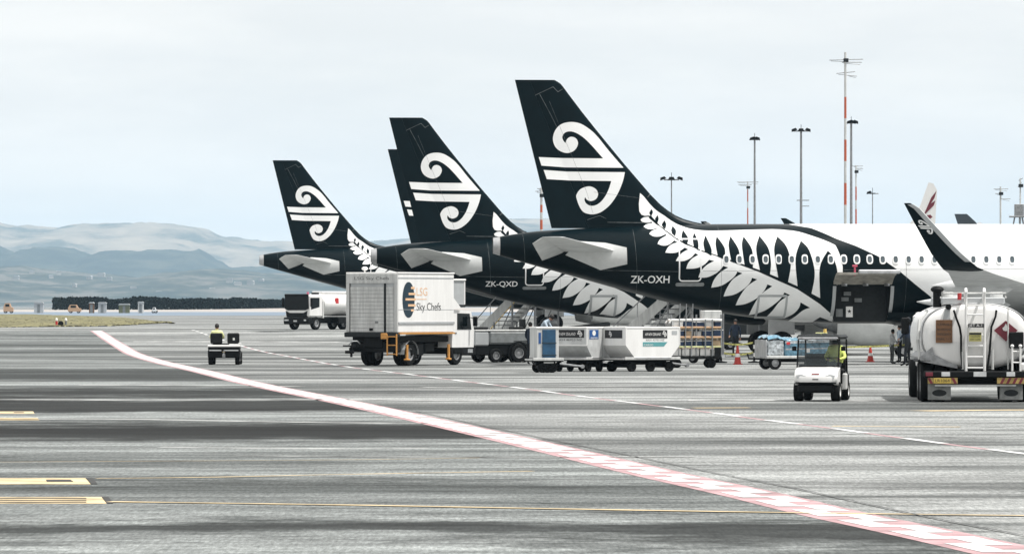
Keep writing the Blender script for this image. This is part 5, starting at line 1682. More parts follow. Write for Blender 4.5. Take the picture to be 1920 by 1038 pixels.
# ------------------------------------------------------------------ tug with its driver, seen from behind
def tug():
    p = gp(422, 683)
    a = math.radians(90)
    r = thing('baggage_tug', 'small dark open tow tug driving away along the dashed line', 'tug', p, a)
    put('body', MB().box(-.95, -.05, -.66, .66, .28, .62, .04).box(-.05, 1.5, -.62, .62, .30, .55, .04), M_chassis, r)
    put('rear_deck', MB().box(-.97, -.02, -.67, .67, .73, .81, .02), M_white, r)
    put('deck_band', MB().box(-.96, -.04, -.65, .65, .621, .729), M_chassis, r)
    put('rear_panel', MB().box(-.985, -.955, -.60, .0, .56, .61, .01).box(-.985, -.955, .10, .60, .56, .61, .01), M_grey, r)
    put('deck_lip', MB().box(-.6, -.1, -.68, -.58, .811, .90, .01).box(-.62, -.55, -.6, -.2, .811, .86, .01), M_dirty, r)
    for y in (.36, -.34):
        s_ = put('seat', MB().box(.0, .10, y - .25, y + .25, .86, 1.30, .08), M_chassis, r)
        put('seat_base', MB().box(.10, .55, y - .24, y + .24, .70, .84, .05), M_chassis, s_)
    put('seat_tag', MB().box(-.012, .0, -.40, -.32, 1.0, 1.10, .003), M_dirty, r)
    put('hood', MB().box(.75, 1.5, -.55, .55, .55, .86, .06), M_chassis, r)
    put('tow_hook', MB().box(-1.08, -.95, -.06, .06, .30, .44, .01).cyl((-1.03, 0, .40), (-1.03, 0, .60), .03), M_steel, r)
    put('hook_label', MB().box(-.965, -.951, -.05, .05, .50, .54), M_yellow, r)
    for x in (-.55, 1.05):
        for y in (.55, -.55):
            wheel(r, x, y, .26, .2)
    put('steering_wheel', MB().lathe([(.17, -.012), (.185, 0), (.17, .012), (.155, 0)], (.72, .36, 1.02), (-.5, 0, .85), 20, close=True).cyl((.95, .36, .8), (.72, .36, 1.02), .02), M_chassis, r)
    person('person in pale yellow hi-vis shirt sitting on the dark tug, back to the camera', p + Vector((-.35, .22, 0)), a,
           {'pelvis': (.02, 0, .93), 'waist': (.02, 0, 1.06), 'chest': (.03, 0, 1.25), 'neck': (.05, 0, 1.40), 'head': (.08, .0, 1.50), 'crown': (.08, .0, 1.63), 'shl': (.03, .19, 1.34), 'shr': (.03, -.19, 1.34),
            'ell': (.16, .28, 1.10), 'wrl': (.40, .16, 1.05), 'hal': (.48, .12, 1.06), 'elr': (.16, -.28, 1.12), 'wrr': (.40, -.16, 1.05), 'har': (.48, -.12, 1.06),
            'hil': (.06, .09, .90), 'knl': (.50, .14, .88), 'anl': (.62, .14, .58), 'tol': (.78, .15, .56), 'hir': (.06, -.09, .90), 'knr': (.50, -.14, .88), 'anr': (.62, -.14, .58), 'tor': (.78, -.15, .56)},
           M_paleyel, M_cloth_dk, scale=1.0)
tug()

# ------------------------------------------------------------------ far tanker lorry
def far_tanker():
    p = gp(588, 618)
    a = math.radians(-128)
    r = thing('tanker_lorry', 'distant white tanker lorry with black windscreen facing the camera', 'truck', p, a)
    r.scale = (.92,) * 3
    cb = put('cab', MB().box(.3, 2.0, -1.22, 1.22, .95, 2.70, .14), M_white, r)
    put('windscreen', MB().prism([(-1.18, 1.62), (-.9, 1.50), (.9, 1.50), (1.18, 1.62), (1.16, 2.66), (-1.16, 2.66)], lambda p_, q, k: (1.96 + .07 * k, p_, q)), M_glass, cb)
    put('sun_visor', MB().box(1.9, 2.12, -1.15, 1.15, 2.55, 2.74, .04), M_chassis, cb)
    put('grille', MB().prism([(-1.08, 1.46), (-1.0, .98), (1.0, .98), (1.08, 1.46), (.7, 1.30), (-.7, 1.30)], lambda p_, q, k: (1.98 + .04 * k, p_, q)), M_chassis, cb)
    for s_ in (-1, 1):
        put('door_window', MB().prism([(.75, 1.75), (1.75, 1.55), (1.75, 2.45), (.75, 2.45)], lambda p_, q, k: (p_, s_ * 1.215 + s_ * .012 * k, q)), M_glass, cb)
        put('wing_mirror', MB().box(1.85, 2.0, s_ * 1.42 - .1, s_ * 1.42 + .1, 1.75, 2.45, .04), M_chassis, cb)
    bm_ = put('bumper', MB().box(1.5, 2.15, -1.24, 1.24, .42, .96, .08), M_chassis, r)
    for y in (-1.0, -.8, .95):
        put('headlight', MB().box(2.13, 2.17, y - .12, y + .12, .68, .80, .02), M_lamp, bm_)
    put('registration_plate', MB().box(2.13, 2.165, -.2, .15, .62, .74, .005), M_lamp, bm_)
    put('beacon', MB().cyl((1.1, .35, 2.70), (1.1, .35, 2.90), .09, n=10), mat('pink_beacon', (.5, .12, .2), .4), cb)
    put('roof_vent', MB().box(.5, .9, .5, 1.0, 2.69, 2.86, .04), M_chassis, cb)
    vs, fs = [], []
    n_ = 28
    for x, k in ((.05, .82), (-.02, .94), (-.2, 1.0), (-5.2, 1.0), (-5.4, .9)):
        for i in range(n_):
            t = 2 * math.pi * i / n_
            vs.append((x, 1.2 * k * math.cos(t), 1.95 + .86 * k * math.sin(t)))
    for j in range(4):
        for i in range(n_):
            fs.append((j * n_ + i, j * n_ + (i + 1) % n_, (j + 1) * n_ + (i + 1) % n_, (j + 1) * n_ + i))
    fs += [tuple(range(n_)), tuple(range(4 * n_, 5 * n_))]
    tk = put('tank', MB().add(vs, fs).mesh('tank', 35), M_white, r)
    put('hazard_mark', MB().box(-1.6, -1.2, 1.12, 1.19, 1.9, 2.45, .02), M_red, tk)
    put('top_rail', MB().box(-5.0, -.4, -.5, .5, 2.80, 2.95, .03), M_white, tk)
    put('chassis', MB().box(-5.3, 1.6, -.5, .5, .6, 1.0, .04).box(-2.9, -1.6, -1.15, 1.15, .5, 1.0, .06), M_chassis, r)
    put('tank_ladder', MB().box(.1, .28, .9, 1.15, .9, 2.2, .02), M_dirty, r)
    for x in (1.05, -3.5, -4.7):
        for y in (-1.05, 1.05):
            wheel(r, x, y, .5, .3)
    put('mudguard', MB().box(-5.2, -3.0, .9, 1.22, 1.05, 1.13, .03).box(-5.2, -3.0, -1.22, -.9, 1.05, 1.13, .03), M_white, r)
far_tanker()

# ------------------------------------------------------------------ grey tow tractor beside the catering truck
def tractor():
    p = gp(935, 679)
    a = math.radians(207)
    r = thing('tow_tractor', 'low grey tow tractor parked beside the catering truck cab', 'tractor', p + Vector((.15, .5, 0)), a)
    put('front_panel', MB().box(1.05, 1.75, -.85, .85, .72, 1.32, .05), M_grey, r)
    bd_ = put('side_body', MB().box(-1.55, 1.05, -.88, .88, .78, 1.34, .08), M_mid, r)
    put('top_edge', MB().box(-1.5, 1.72, -.86, .86, 1.335, 1.40, .02), M_dirty, bd_)
    put('side_slot', MB().box(-1.2, -.1, .875, .892, .90, .92), M_chassis, bd_)
    lettering('front_lettering', 'CITY TRACTOR', .09, (1.756, -.1, 1.24), (0, 1, 0), (0, 0, 1), M_print, r, width=.95)
    put('lower_body', MB().box(-1.5, 1.65, -.80, .80, .30, .779, .05), M_chassis, r)
    put('number_plate', MB().box(1.65, 1.67, .05, .50, .42, .58, .005), M_lamp, r)
    for x in (-.35, 1.0):
        for y in (-.80, .80):
            wheel(r, x - (.25 if x > 0 else 0), y, .40 if x < 0 else .30, .26)
    put('wheel_arch', MB().lathe([(.44, -.05), (.50, -.05), (.50, .10), (.44, .10)], (-.35, .80, .40), (0, 1, 0), 24, close=True), M_chassis, r)
    put('engine_cover', MB().box(.9, 1.6, -.5, .5, 1.40, 1.52, .04), M_chassis, r)
    put('seat', MB().box(-1.0, -.5, -.4, .1, 1.40, 1.52, .03).box(-1.1, -1.0, -.4, .1, 1.45, 1.85, .03), M_chassis, r)
    put('control_lever', MB().tube([(-1.3, .5, 1.38), (-1.45, .5, 1.6), (-1.7, .5, 1.75)], .03), M_chassis, r)
tractor()

# ------------------------------------------------------------------ containers on dollies
def dolly(label, loc, rz, L=2.5, Wd=1.5):
    r = thing('container_dolly', label, 'dolly', loc, rz, 'container dollies in a row')
    put('deck', MB().box(-L / 2, L / 2, -Wd / 2, Wd / 2, .40, .475, .015), M_chassis, r)
    for k in range(9):
        y = -Wd / 2 + .12 + k * (Wd - .24) / 8
        put('roller', MB().cyl((-L / 2 + .08, y, .48), (L / 2 - .08, y, .48), .022, n=8), M_steel, r)
    put('edge_stop', MB().box(-L / 2, L / 2, -Wd / 2 - .03, -Wd / 2 - .001, .44, .54, .01).box(-L / 2 - .03, -L / 2 - .001, -Wd / 2, Wd / 2, .44, .50, .01), M_dirty, r)
    put('undercarriage', MB().box(-L / 2 + .2, L / 2 - .2, -.2, .2, .26, .40, .03).box(-L / 2 + .3, -L / 2 + .5, -Wd / 2 + .1, Wd / 2 - .1, .15, .3, .02).box(L / 2 - .5, L / 2 - .3, -Wd / 2 + .1, Wd / 2 - .1, .15, .3, .02), M_chassis, r)
    for x in (-L / 2 + .4, 0, L / 2 - .4):
        for y in (-Wd / 2 + .14, Wd / 2 - .14):
            wheel(r, x, y, .19, .13, rim=M_chassis)
    put('tow_bar', MB().tube([(L / 2, 0, .32), (L / 2 + .5, 0, .26), (L / 2 + .85, 0, .22)], .035).cyl((L / 2 + .85, -.06, .22), (L / 2 + .85, .06, .22), .07), M_steel, r)
    return r

def koru_mark(o, u, v, size, m, parent):
    for poly in (KU, KL):
        P = []
        for px, py in poly:
            a, c = (px - 1090) / 160.0, (316 - py) / 160.0
            P.append(Vector(o) + Vector(u) * a * size + Vector(v) * c * size)
        mb = MB().add(P, [tuple(t) for t in geometry.tessellate_polygon([P])])
        me = bpy.data.meshes.new('brand_mark'); me.from_pydata([tuple(p) for p in mb.v], [], mb.f)
        put('brand_mark', me, m, parent)

M_uld = mat('container_aluminium', (0.60, 0.615, 0.615), 0.42, metal=0.15, var=0.10, scale=3.0)
def container(label, loc, rz, face):
    r = thing('cargo_container', label, 'container', loc, rz, 'air cargo containers on dollies')
    z0, z1 = .505, 1.62
    pr_ = [(-.80, z0), (.80, z0), (1.22, z0 + .46), (1.22, z1), (-1.22, z1), (-1.22, z0 + .46)]
    put('shell', MB().prism(pr_, lambda p, q, k: (p, -.765 if k == 0 else .765, q)).mesh('shell', 20), M_uld if face != 'white' else M_white, r)
    put('top_rail', MB().box(-1.24, 1.24, -.78, .78, z1 - .03, z1 + .025, .012), M_white, r)
    put('base_rail', MB().box(-.84, .84, -.79, .79, z0 - .028, z0 + .03, .01), M_metal, r)
    put('corner_rail', MB().box(-1.235, -1.19, -.785, -.745, z0 + .46, z1 - .03, .008), M_white, r)
    put('corner_rail', MB().box(1.19, 1.235, -.785, -.745, z0 + .46, z1 - .03, .008), M_white, r)
    n_, o_ = (0, 0, 1), -.772
    if face == 'white':          # long profile face carries the name band and a teal strip
        b_ = put('name_band', MB().box(-.45, .65, -.774, -.766, 1.23, 1.53), M_print, r)
        lettering('band_lettering', 'AIR NEW ZEALAND', .14, (-.0, -.777, 1.37), (1, 0, 0), n_, M_white, b_, width=.72, shear=.2)
        koru_mark((.52, -.777, 1.39), (1, 0, 0), n_, .20, M_white, b_)
        lettering('number_lettering', 'AKH 42703 NZ', .09, (.10, -.772, 1.16), (1, 0, 0), n_, M_grime, r, width=.85)
        put('teal_strip', MB().prism([(-.45, .93), (.50, .93), (.66, 1.09), (-.45, 1.09)], lambda p, q, k: (p, -.766 - .006 * k, q)), M_teal, r)
        lettering('strip_lettering', 'CARGO', .10, (-.2, -.777, .98), (1, 0, 0), n_, M_white, r, width=.42)
        put('data_plate', MB().box(.86, 1.10, -.772, -.766, 1.36, 1.50), M_grey, r)
        e_ = put('end_band', MB().box(-1.232, -1.222, -.55, .55, 1.23, 1.53), M_print, r)
        koru_mark((-1.236, .2, 1.38), (0, -1, 0), n_, .20, M_white, e_)
    else:
        e_ = put('name_band', MB().box(-1.232, -1.222, -.66, .56, 1.25, 1.54), M_print, r)
        lettering('band_lettering', 'AIR NEW ZEALAND', .15, (-1.236, .10, 1.38), (0, -1, 0), n_, M_white, e_, width=.80, shear=.2)
        koru_mark((-1.236, -.48, 1.40), (0, -1, 0), n_, .22, M_white, e_)
        lettering('number_lettering', 'AKH 46923 NZ', .10, (-1.224, -.05, 1.17), (0, -1, 0), n_, M_print, r, width=1.05)
        put('end_frame', MB().box(-1.245, -1.221, -.76, .76, z0 + .44, z0 + .49, .008), M_white, r)
        q_ = put('blue_panel', MB().box(-1.02, -.34, -.774, -.766, 1.20, 1.54), M_logo, r)
        lettering('panel_lettering', 'express', .13, (-.68, -.777, 1.25), (1, 0, 0), n_, M_white, q_, width=.52)
        put('panel_emblem', MB().add([(-.68 + .13 * math.cos(t), -.777, 1.42 + .10 * math.sin(t)) for t in [2 * math.pi * k / 16 for k in range(16)]], [tuple(range(16))]).mesh('panel_emblem'), M_white, q_)
        put('door_seam', MB().box(-.06, -.04, -.772, -.766, z0 + .05, z1 - .05), M_mid, r)
    return r

du = F / 51.0
def cpos(px, d, z=0): return Vector(((px - CX) * d / F, d, z))
a2 = math.radians(34)
c2 = cpos(1224, du) + Vector((-math.sin(a2), math.cos(a2), 0)) * .765
dolly('dolly under the white container with the teal strip', c2, a2)
container('white cargo container with black name band and teal strip', c2, a2, 'white')
a1 = math.radians(60)
near = cpos(1100, du - .6)
c1 = near + Vector((math.cos(a1), math.sin(a1), 0)) * 1.22 + Vector((-math.sin(a1), math.cos(a1), 0)) * .765
dolly('dolly under the silver container with the blue square panel', c1, a1)
container('silver cargo container with black name band and blue square panel', c1, a1, 'silver')
# narrow curtain-fronted container at the left end
a0 = math.radians(14)
c0 = cpos(1021, du - 2.6)
r = thing('curtained_container', 'narrow white container with a blue curtain front, leftmost of the row', 'container', c0, a0)
put('shell', MB().box(-.42, .42, -.45, .55, .50, 1.62, .03), M_dirty, r)
put('curtain', MB().box(-.20, .30, -.475, -.451, .42, 1.56, .008), M_blue, r)
for z in (.62, 1.06):
    put('strap', MB().box(-.22, .32, -.485, -.476, z, z + .035), M_navy, r)
put('curtain_label', MB().box(-.34, -.25, -.46, -.452, 1.05, 1.45), M_logo, r)
put('top_rail', MB().box(-.44, .44, -.47, .57, 1.60, 1.66, .012), M_white, r)
put('valance', MB().box(-.15, .22, -.478, -.455, .34, .419, .004), M_dirty, r)
dolly('short dolly under the blue curtained container', c0, a0, L=1.15, Wd=1.1)

# ------------------------------------------------------------------ boarding stairs behind the two nearest aircraft
def stairs(label, px0, d, rz):
    p = Vector(((px0 - CX) * d / F, d, gz(d)))
    r = thing('boarding_stairs', label, 'stairs', p, rz, 'mobile boarding stairs')
    run, rise, n_, w = 4.5, 3.35, 16, .72
    for k in range(n_):
        x, z = run * k / n_, rise * (k + 1) / n_
        put('tread', MB().box(x, x + .30, -w, w, z - .045, z, .006), M_steel, r)
    for s_ in (-1, 1):
        y0 = s_ * (w + .02)
        put('side_panel', MB().prism([(-.15, .10), (.1, .02), (run + .1, rise - .22), (run + .1, rise + .25), (-.15, .55)], lambda p_, q, k: (p_, y0 + .03 * k * s_, q)), M_dirty, r)
        put('handrail', MB().tube([(-.1, y0, .5), (-.1, y0, 1.0), (run, y0, rise + 1.0), (run + 1.2, y0, rise + 1.0), (run + 1.2, y0, rise)], .028), M_yellow if s_ > 0 else M_steel, r)
        for x in (.9, 2.0, 3.1, 4.2):
            put('baluster', MB().cyl((x, y0, rise * x / run + .1), (x, y0, rise * x / run + 1.05), .02, n=6), M_steel, r)
        for x in (2.3, 3.7, 5.5):
            put('support_leg', MB().cyl((x, y0, .25), (x, y0, min(rise, rise * x / run) - .1), .05, n=8), M_steel, r)
        put('brace', MB().cyl((2.3, y0, .4), (3.7, y0, 2.4), .03, n=6).cyl((3.7, y0, .4), (5.5, y0, 3.0), .03, n=6), M_steel, r)
    put('platform', MB().box(run, run + 1.3, -w - .05, w + .05, rise - .06, rise, .01), M_steel, r)
    put('base_frame', MB().box(.2, run + 1.2, -w, -w + .1, .22, .34, .01).box(.2, run + 1.2, w - .1, w, .22, .34, .01).box(.2, .3, -w, w, .22, .34).box(run + 1.1, run + 1.2, -w, w, .22, .34), M_grey, r)
    for x in (.8, run + .6):
        for y in (-w, w):
            wheel(r, x, y, .24, .16)
stairs('grey boarding stairs under the second airliner behind the tow tractor', 893, 269, math.radians(-50))
stairs('grey boarding stairs under the nearest airliner above the white container', 1150, 229, math.radians(-42))

# ------------------------------------------------------------------ slatted cart with crates
def crate_cart():
    p = gp(1302, 689)
    a = math.radians(4)
    r = thing('cage_cart', 'open white framed cart stacked with crates right of the containers', 'cart', p, a)
    put('deck', MB().box(-1.0, 1.0, -.75, .75, .36, .46, .02), M_chassis, r)
    for x in (-.98, .0, .98):
        for y in (-.72, .72):
            put('post', MB().cyl((x, y, .46), (x, y, 2.08), .032, n=8), M_steel, r)
    put('hoop_rail', MB().tube([(-1.02, -.74, 1.35), (-1.05, -.74, 1.75), (-.98, -.74, 1.86), (.4, -.74, 1.88), (1.0, -.74, 1.86)], .05), M_white, r)
    put('hoop_rail', MB().tube([(-1.02, .74, 1.35), (-1.05, .74, 1.75), (-.98, .74, 1.86), (1.0, .74, 1.86)], .05), M_white, r)
    for z in (.78, 1.16, 1.54):
        put('shelf', MB().box(-.96, .96, -.70, .70, z - .025, z, .006), M_card, r)
        put('slat', MB().box(-.97, .97, -.76, -.735, z + .02, z + .075, .006), M_goldp if z > .9 else M_paleyel, r)
    for x in (-.7, -.45, -.2):
        put('slat_bar', MB().cyl((x, -.775, .46), (x + .06, -.775, 2.5), .022, n=6), M_steel, r)
    for x in (.35, .62):
        put('slat_bar', MB().cyl((x, -.775, .46), (x, -.775, 1.9), .028, n=6), M_mid, r)
    put('canopy', MB().box(.30, 1.0, -.72, .72, 1.92, 2.24, .03), M_dirty, r)
    put('mud_flap', MB().box(.7, .95, -.80, -.77, .38, .80, .01), M_chassis, r)
    for x in (-.75, .6):
        for y in (-.62, .62):
            wheel(r, x, y, .18, .12, rim=M_chassis)
    put('tow_bar', MB().tube([(-.95, -.1, .34), (-1.3, -.35, .2), (-.35, -.95, .12)], .035), M_white, r)
    ca, sa = math.cos(a), math.sin(a)
    k = 0
    lab = {}
    for lvl, z in enumerate((.465, .785, 1.165, 1.545)):
        x = -.9
        nth = -1
        while x < .75:
            nth += 1
            w = rnd.uniform(.30, .46); h = rnd.uniform(.22, .31); y0 = -.62
            m, cn = rnd.choice(((M_crate, 'navy'), (M_card, 'brown'), (M_white, 'white'), (M_crate, 'navy'), (M_dirty, 'grey')))
            if lvl == 2 and x > -.1: m, cn = M_crate, 'navy'
            if lvl == 0: m, cn = (M_white, 'white')
            nm = ('bottom deck', 'lowest shelf', 'middle shelf', 'top shelf')[lvl]
            key = (cn, nm)
            o = thing('crate', 'small %s crate on the %s of the white framed cart, %s' % (cn, nm, ('at the left end', 'second from the left', 'third from the left', 'fourth from the left', 'fifth from the left', 'sixth from the left')[nth]), 'crate', (p.x + (x + w / 2) * ca - y0 * sa + .3 * -sa, p.y + (x + w / 2) * sa + (y0 + .3) * ca, p.z + z), a, 'crates stacked on the open cart')
            put('bin', MB().box(-w / 2 + .015, w / 2 - .015, -.32, .30, 0, h, .02), m, o)
            put('lid', MB().box(-w / 2 + .006, w / 2 - .006, -.33, .31, h, h + .03, .008), M_white if m is M_crate else m, o)
            x += w + .02
            k += 1
crate_cart()

# ------------------------------------------------------------------ baggage cart wrapped in blue plastic
def wrapped_cart():
    p = gp(1484, 692)
    a = math.radians(14)
    r = thing('baggage_cart', 'low flat baggage cart behind the golf cart', 'cart', p, a)
    put('deck', MB().box(-1.2, 1.35, -.75, .75, .42, .52, .02), M_dirty, r)
    put('end_board', MB().box(-1.24, -1.2, -.75, .75, .46, 1.12, .01), M_metal, r)
    for x in (-.85, .95):
        for y in (-.6, .6):
            wheel(r, x, y, .25, .17, rim=M_rim)
    put('axle_beam', MB().box(-1.0, 1.1, -.15, .15, .28, .42, .02), M_chassis, r)
    put('tow_bar', MB().tube([(-1.2, 0, .40), (-1.7, 0, .42), (-1.75, 0, .60)], .035), M_chassis, r)
    u = lambda x, y, z: p + Vector((x * math.cos(a) - y * math.sin(a), x * math.sin(a) + y * math.cos(a), z))
    def bundle(label, x0, x1, z1, m, seed):
        t = thing('wrapped_load', label, 'cargo', u((x0 + x1) / 2, 0, .525), a)
        bm = bmesh.new()
        bmesh.ops.create_cube(bm, size=1)
        bmesh.ops.subdivide_edges(bm, edges=bm.edges[:], cuts=9, use_grid_fill=True)
        for v in bm.verts:
            v.co = Vector((v.co.x * (x1 - x0), v.co.y * 1.42, (v.co.z + .5) * z1))
            q = noise.noise(v.co * 3.1 + Vector((seed, 0, 0))) * .05 + noise.noise(v.co * 9 + Vector((seed, 0, 0))) * .02
            if v.co.z > .03: v.co += Vector((q, q, q * .9))
            if v.co.z < 0.02: v.co.z = 0.0
        me = bpy.data.meshes.new('load'); bm.to_mesh(me); bm.free()
        me.polygons.foreach_set('use_smooth', [True] * len(me.polygons))
        put('load', me, m, t)
        return t
    b1 = bundle('grey plastic wrapped load at the left end of the baggage cart', -1.17, -.52, .58, M_wrapw, 2)
    b2 = bundle('blue plastic wrapped load on the baggage cart behind the golf cart', -.48, 1.3, .60, M_wrap, 5)
    for k, (z, h) in enumerate(((.46, .10), (.22, .05))):
        put('white_band', MB().prism([(-.88, z), (.86, z + .04), (.86, z + .04 + h), (-.88, z + h)], lambda p_, q, kk: (p_, -.755 - .012 * kk, q)), M_wrapw, b2)
    put('paper_label', MB().box(-.05, .08, -.79, -.765, .12, .27, .004), M_white, b2)
    put('red_label', MB().box(-.84, -.70, -.79, -.765, .42, .52, .004), M_red, b2)
    for k, (x0, x1, z) in enumerate(((-1.15, .1, .60), (.1, 1.25, .64))):
        t = thing('plastic_sheet', ('crumpled blue and white sheet over the left of the wrapped loads', 'crumpled white sheet over the right of the wrapped loads')[k], 'sheet', u((x0 + x1) / 2, 0, 1.14), a)
        vs, fs = [], []
        for i in range(17):
            for j in range(11):
                x, y = (x1 - x0) * (i / 16 - .5), 1.5 * (j / 10 - .5)
                vs.append((x, y, .05 + .07 * noise.noise(Vector((x * 3 + k * 9, y * 3, 1))) + .05 * noise.noise(Vector((x * 8, y * 8, k))) - (.10 if j in (0, 10) else 0) + .12 * math.exp(-((x + .3) * 4) ** 2) * (1 - k)))
        for i in range(16):
            for j in range(10):
                b_ = i * 11 + j
                fs.append((b_, b_ + 1, b_ + 12, b_ + 11))
        put('sheet', MB().add(vs, fs).mesh('sheet', 60), M_wrap if k == 0 else M_wrapw, t)
wrapped_cart()

# ------------------------------------------------------------------ cones, barrier posts, tape
M_cone = mat('cone_red_orange', (0.55, 0.05, 0.035), .5, var=.12)
def cone(label, px, py, h):
    p = gp(px, py)
    r = thing('traffic_cone', label, 'cone', p, 0, 'red traffic cones')
    put('base', MB().box(-.20, .20, -.20, .20, 0, .04, .015), M_cone, r)
    put('body', MB().lathe([(.15, .04), (.09, h * .52), (.035, h), (0.0, h)], (0, 0, 0), (0, 0, 1), 20), M_cone, r)
    put('reflective_sleeve', MB().lathe([(.112, h * .40), (.088, h * .58)], (0, 0, 0), (0, 0, 1), 20), M_white, r)
cone('red traffic cone between the cart of crates and the blue wrapped cart', 1383, 683, .78)
cone('red traffic cone right of the golf cart in front of the engine', 1632, 678.5, .68)
def post(label, px, py):
    p = gp(px, py)
    r = thing('barrier_post', label, 'post', p, 0, 'barrier posts')
    put('foot', MB().lathe([(.0, .0), (.26, .0), (.26, .05), (.06, .09), (0, .09)], (0, 0, 0), (0, 0, 1), 20), M_chassis, r)
    for k in range(5):
        put('band', MB().cyl((0, 0, .09 + k * .17), (0, 0, .09 + (k + 1) * .17), .045, n=10), M_chassis if k % 2 == 0 else M_white, r)
    return p
def tape(label, a, b_, z, m):
    vs, fs = [], []
    for k in range(25):
        t = k / 24
        p = a.lerp(b_, t); sg = -.10 * 4 * t * (1 - t)
        for q in (0, .075):
            vs.append((p.x, p.y + .004 * q, p.z + z + sg + q))
    for k in range(24):
        fs.append((2 * k, 2 * k + 1, 2 * k + 3, 2 * k + 2))
    o = put('barrier_tape', MB().add(vs, fs).mesh('barrier_tape', 60), m)
    tag(o, label, 'tape', 'yellow barrier tapes')
pa = post('striped barrier post left of the blue wrapped cart', 1414, 680)
pb = post('striped barrier post by the people near the fuel truck', 1700, 679)
pc_ = post('striped barrier post close beside the cart of crates', 1352, 680)
M_tape = mat('yellow_black_tape', (.70, .68, .22), .5, var=.35, scale=14)
tape('upper yellow tape from the cart of crates to the striped post', pc_, pa, .84, M_tape)
tape('lower yellow tape from the cart of crates to the striped post', pc_, pa, .42, M_tape)
tape('yellow tape running from behind the golf cart to the fuel truck', pa, pb, .72, M_tape)

# ------------------------------------------------------------------ people on the ramp
person('person in white shirt and grey trousers standing by the tape near the fuel truck', gp(1672, 682), math.radians(20), {'ell': (.10, .22, 1.16), 'wrl': (.30, .12, 1.12), 'hal': (.38, .09, 1.14), 'elr': (.08, -.22, 1.16), 'wrr': (.28, -.1, 1.10), 'har': (.36, -.07, 1.12), 'head': (.07, 0, 1.58), 'crown': (.08, 0, 1.71)}, M_cloth_wh, M_cloth_gr, scale=.82)
person('dark haired person in grey blue top behind the person in white', gp(1687, 679), math.radians(200), {'ell': (.02, .26, 1.18), 'wrl': (.16, .26, .96), 'hal': (.2, .26, .88)}, M_cloth_lb, M_cloth_dk, scale=.90)
person('tall person in dark navy uniform beside the fuel truck', gp(1703, 686), math.radians(150), {'ell': (.06, .25, 1.17), 'wrl': (.24, .16, 1.02), 'hal': (.31, .12, .99), 'knl': (.06, .1, .5), 'anl': (.1, .11, .09), 'tol': (.26, .13, .035)}, M_cloth_nv, M_cloth_dk, scale=1.10, cap=M_cloth_dk)
person('person in dark jacket standing at the end of the tow tractor', gp(994, 683), math.radians(60), {'ell': (.06, .25, 1.17), 'wrl': (.22, .18, 1.0), 'hal': (.29, .15, .97)}, M_cloth_nv, M_cloth_dk, scale=.98)
person('person in light blue shirt leaning over behind the containers', gp(1014, 668), math.radians(-20), {'waist': (.08, 0, 1.10), 'chest': (.22, 0, 1.28), 'neck': (.33, 0, 1.41), 'head': (.42, 0, 1.48), 'crown': (.50, 0, 1.58), 'shl': (.22, .18, 1.36), 'shr': (.22, -.18, 1.36), 'ell': (.36, .24, 1.12), 'wrl': (.52, .18, .98), 'hal': (.58, .16, .92), 'elr': (.36, -.24, 1.12), 'wrr': (.52, -.18, .98), 'har': (.58, -.16, .92)}, M_cloth_lb, M_cloth_nv, scale=1.22)
person('person in dark clothes behind the yellow tape above the cone', gp(1379, 668), math.radians(250), {'elr': (.05, -.28, 1.18), 'wrr': (.2, -.24, 1.0), 'har': (.26, -.22, .95)}, M_cloth_nv, M_cloth_dk, scale=1.0)

# ------------------------------------------------------------------ dark service vehicle under the second airliner
def loader():
    p = gp(1052, 668)
    r = thing('belt_loader', 'dark belt loader under the belly of the second airliner', 'loader', p, math.radians(8))
    put('chassis', MB().box(-1.9, 1.9, -.8, .8, .40, .95, .06), M_chassis, r)
    put('cab_hood', MB().box(-1.9, -.9, -.8, .1, .95, 1.35, .06), M_dark, r)
    bl_ = put('belt_frame', MB().prism([(-1.6, 1.0), (2.4, 1.45), (2.4, 1.62), (-1.6, 1.17)], lambda a, c, k: (a, .15 if k == 0 else .8, c)), M_dark, r)
    put('belt', MB().prism([(-1.55, 1.178), (2.35, 1.625), (2.35, 1.65), (-1.55, 1.20)], lambda a, c, k: (a, .2 if k == 0 else .75, c)), M_tyre, bl_)
    put('lift_arm', MB().cyl((1.2, .5, .9), (1.8, .5, 1.4), .06), M_steel, r)
    for x in (-1.2, 1.2):
        for y in (-.75, .75):
            wheel(r, x, y, .36, .22)
loader()

def ground_unit(label, px, py, rz, m, L=2.2, h=1.2):
    r = thing('ground_power_unit', label, 'power unit', gp(px, py), rz, 'ground units under the aircraft')
    put('housing', MB().box(-L / 2, L / 2, -.7, .7, .42, .42 + h, .06), m, r)
    put('louvre_panel', MB().box(-L * .35, L * .15, -.715, -.701, .6, .42 + h * .7, .004), M_dark, r)
    put('lid', MB().box(-L / 2 - .02, L / 2 + .02, -.72, .72, .42 + h, .47 + h, .02), M_dark, r)
    put('chassis', MB().box(-L / 2, L / 2, -.6, .6, .3, .419, .02), M_chassis, r)
    for x in (-L * .32, L * .32):
        for y in (-.62, .62):
            wheel(r, x, y, .28, .18)
    put('tow_bar', MB().tube([(L / 2, 0, .36), (L / 2 + .9, 0, .2)], .04), M_chassis, r)
ground_unit('dark ground power unit under the airliners left of the tape', 1338, 655, .1, M_dark, 2.6, 1.3)
ground_unit('white ground power unit beyond the person behind the tape', 1395, 646, -.1, M_white, 3.2, 1.3)
ground_unit('dark low ground unit under the second airliner beside the belt loader', 1105, 664, .15, M_chassis, 2.4, .9)
ground_unit('grey ground unit beyond the dark haired person by the fuel truck', 1716, 668, .05, M_dirty, 2.0, 1.1)

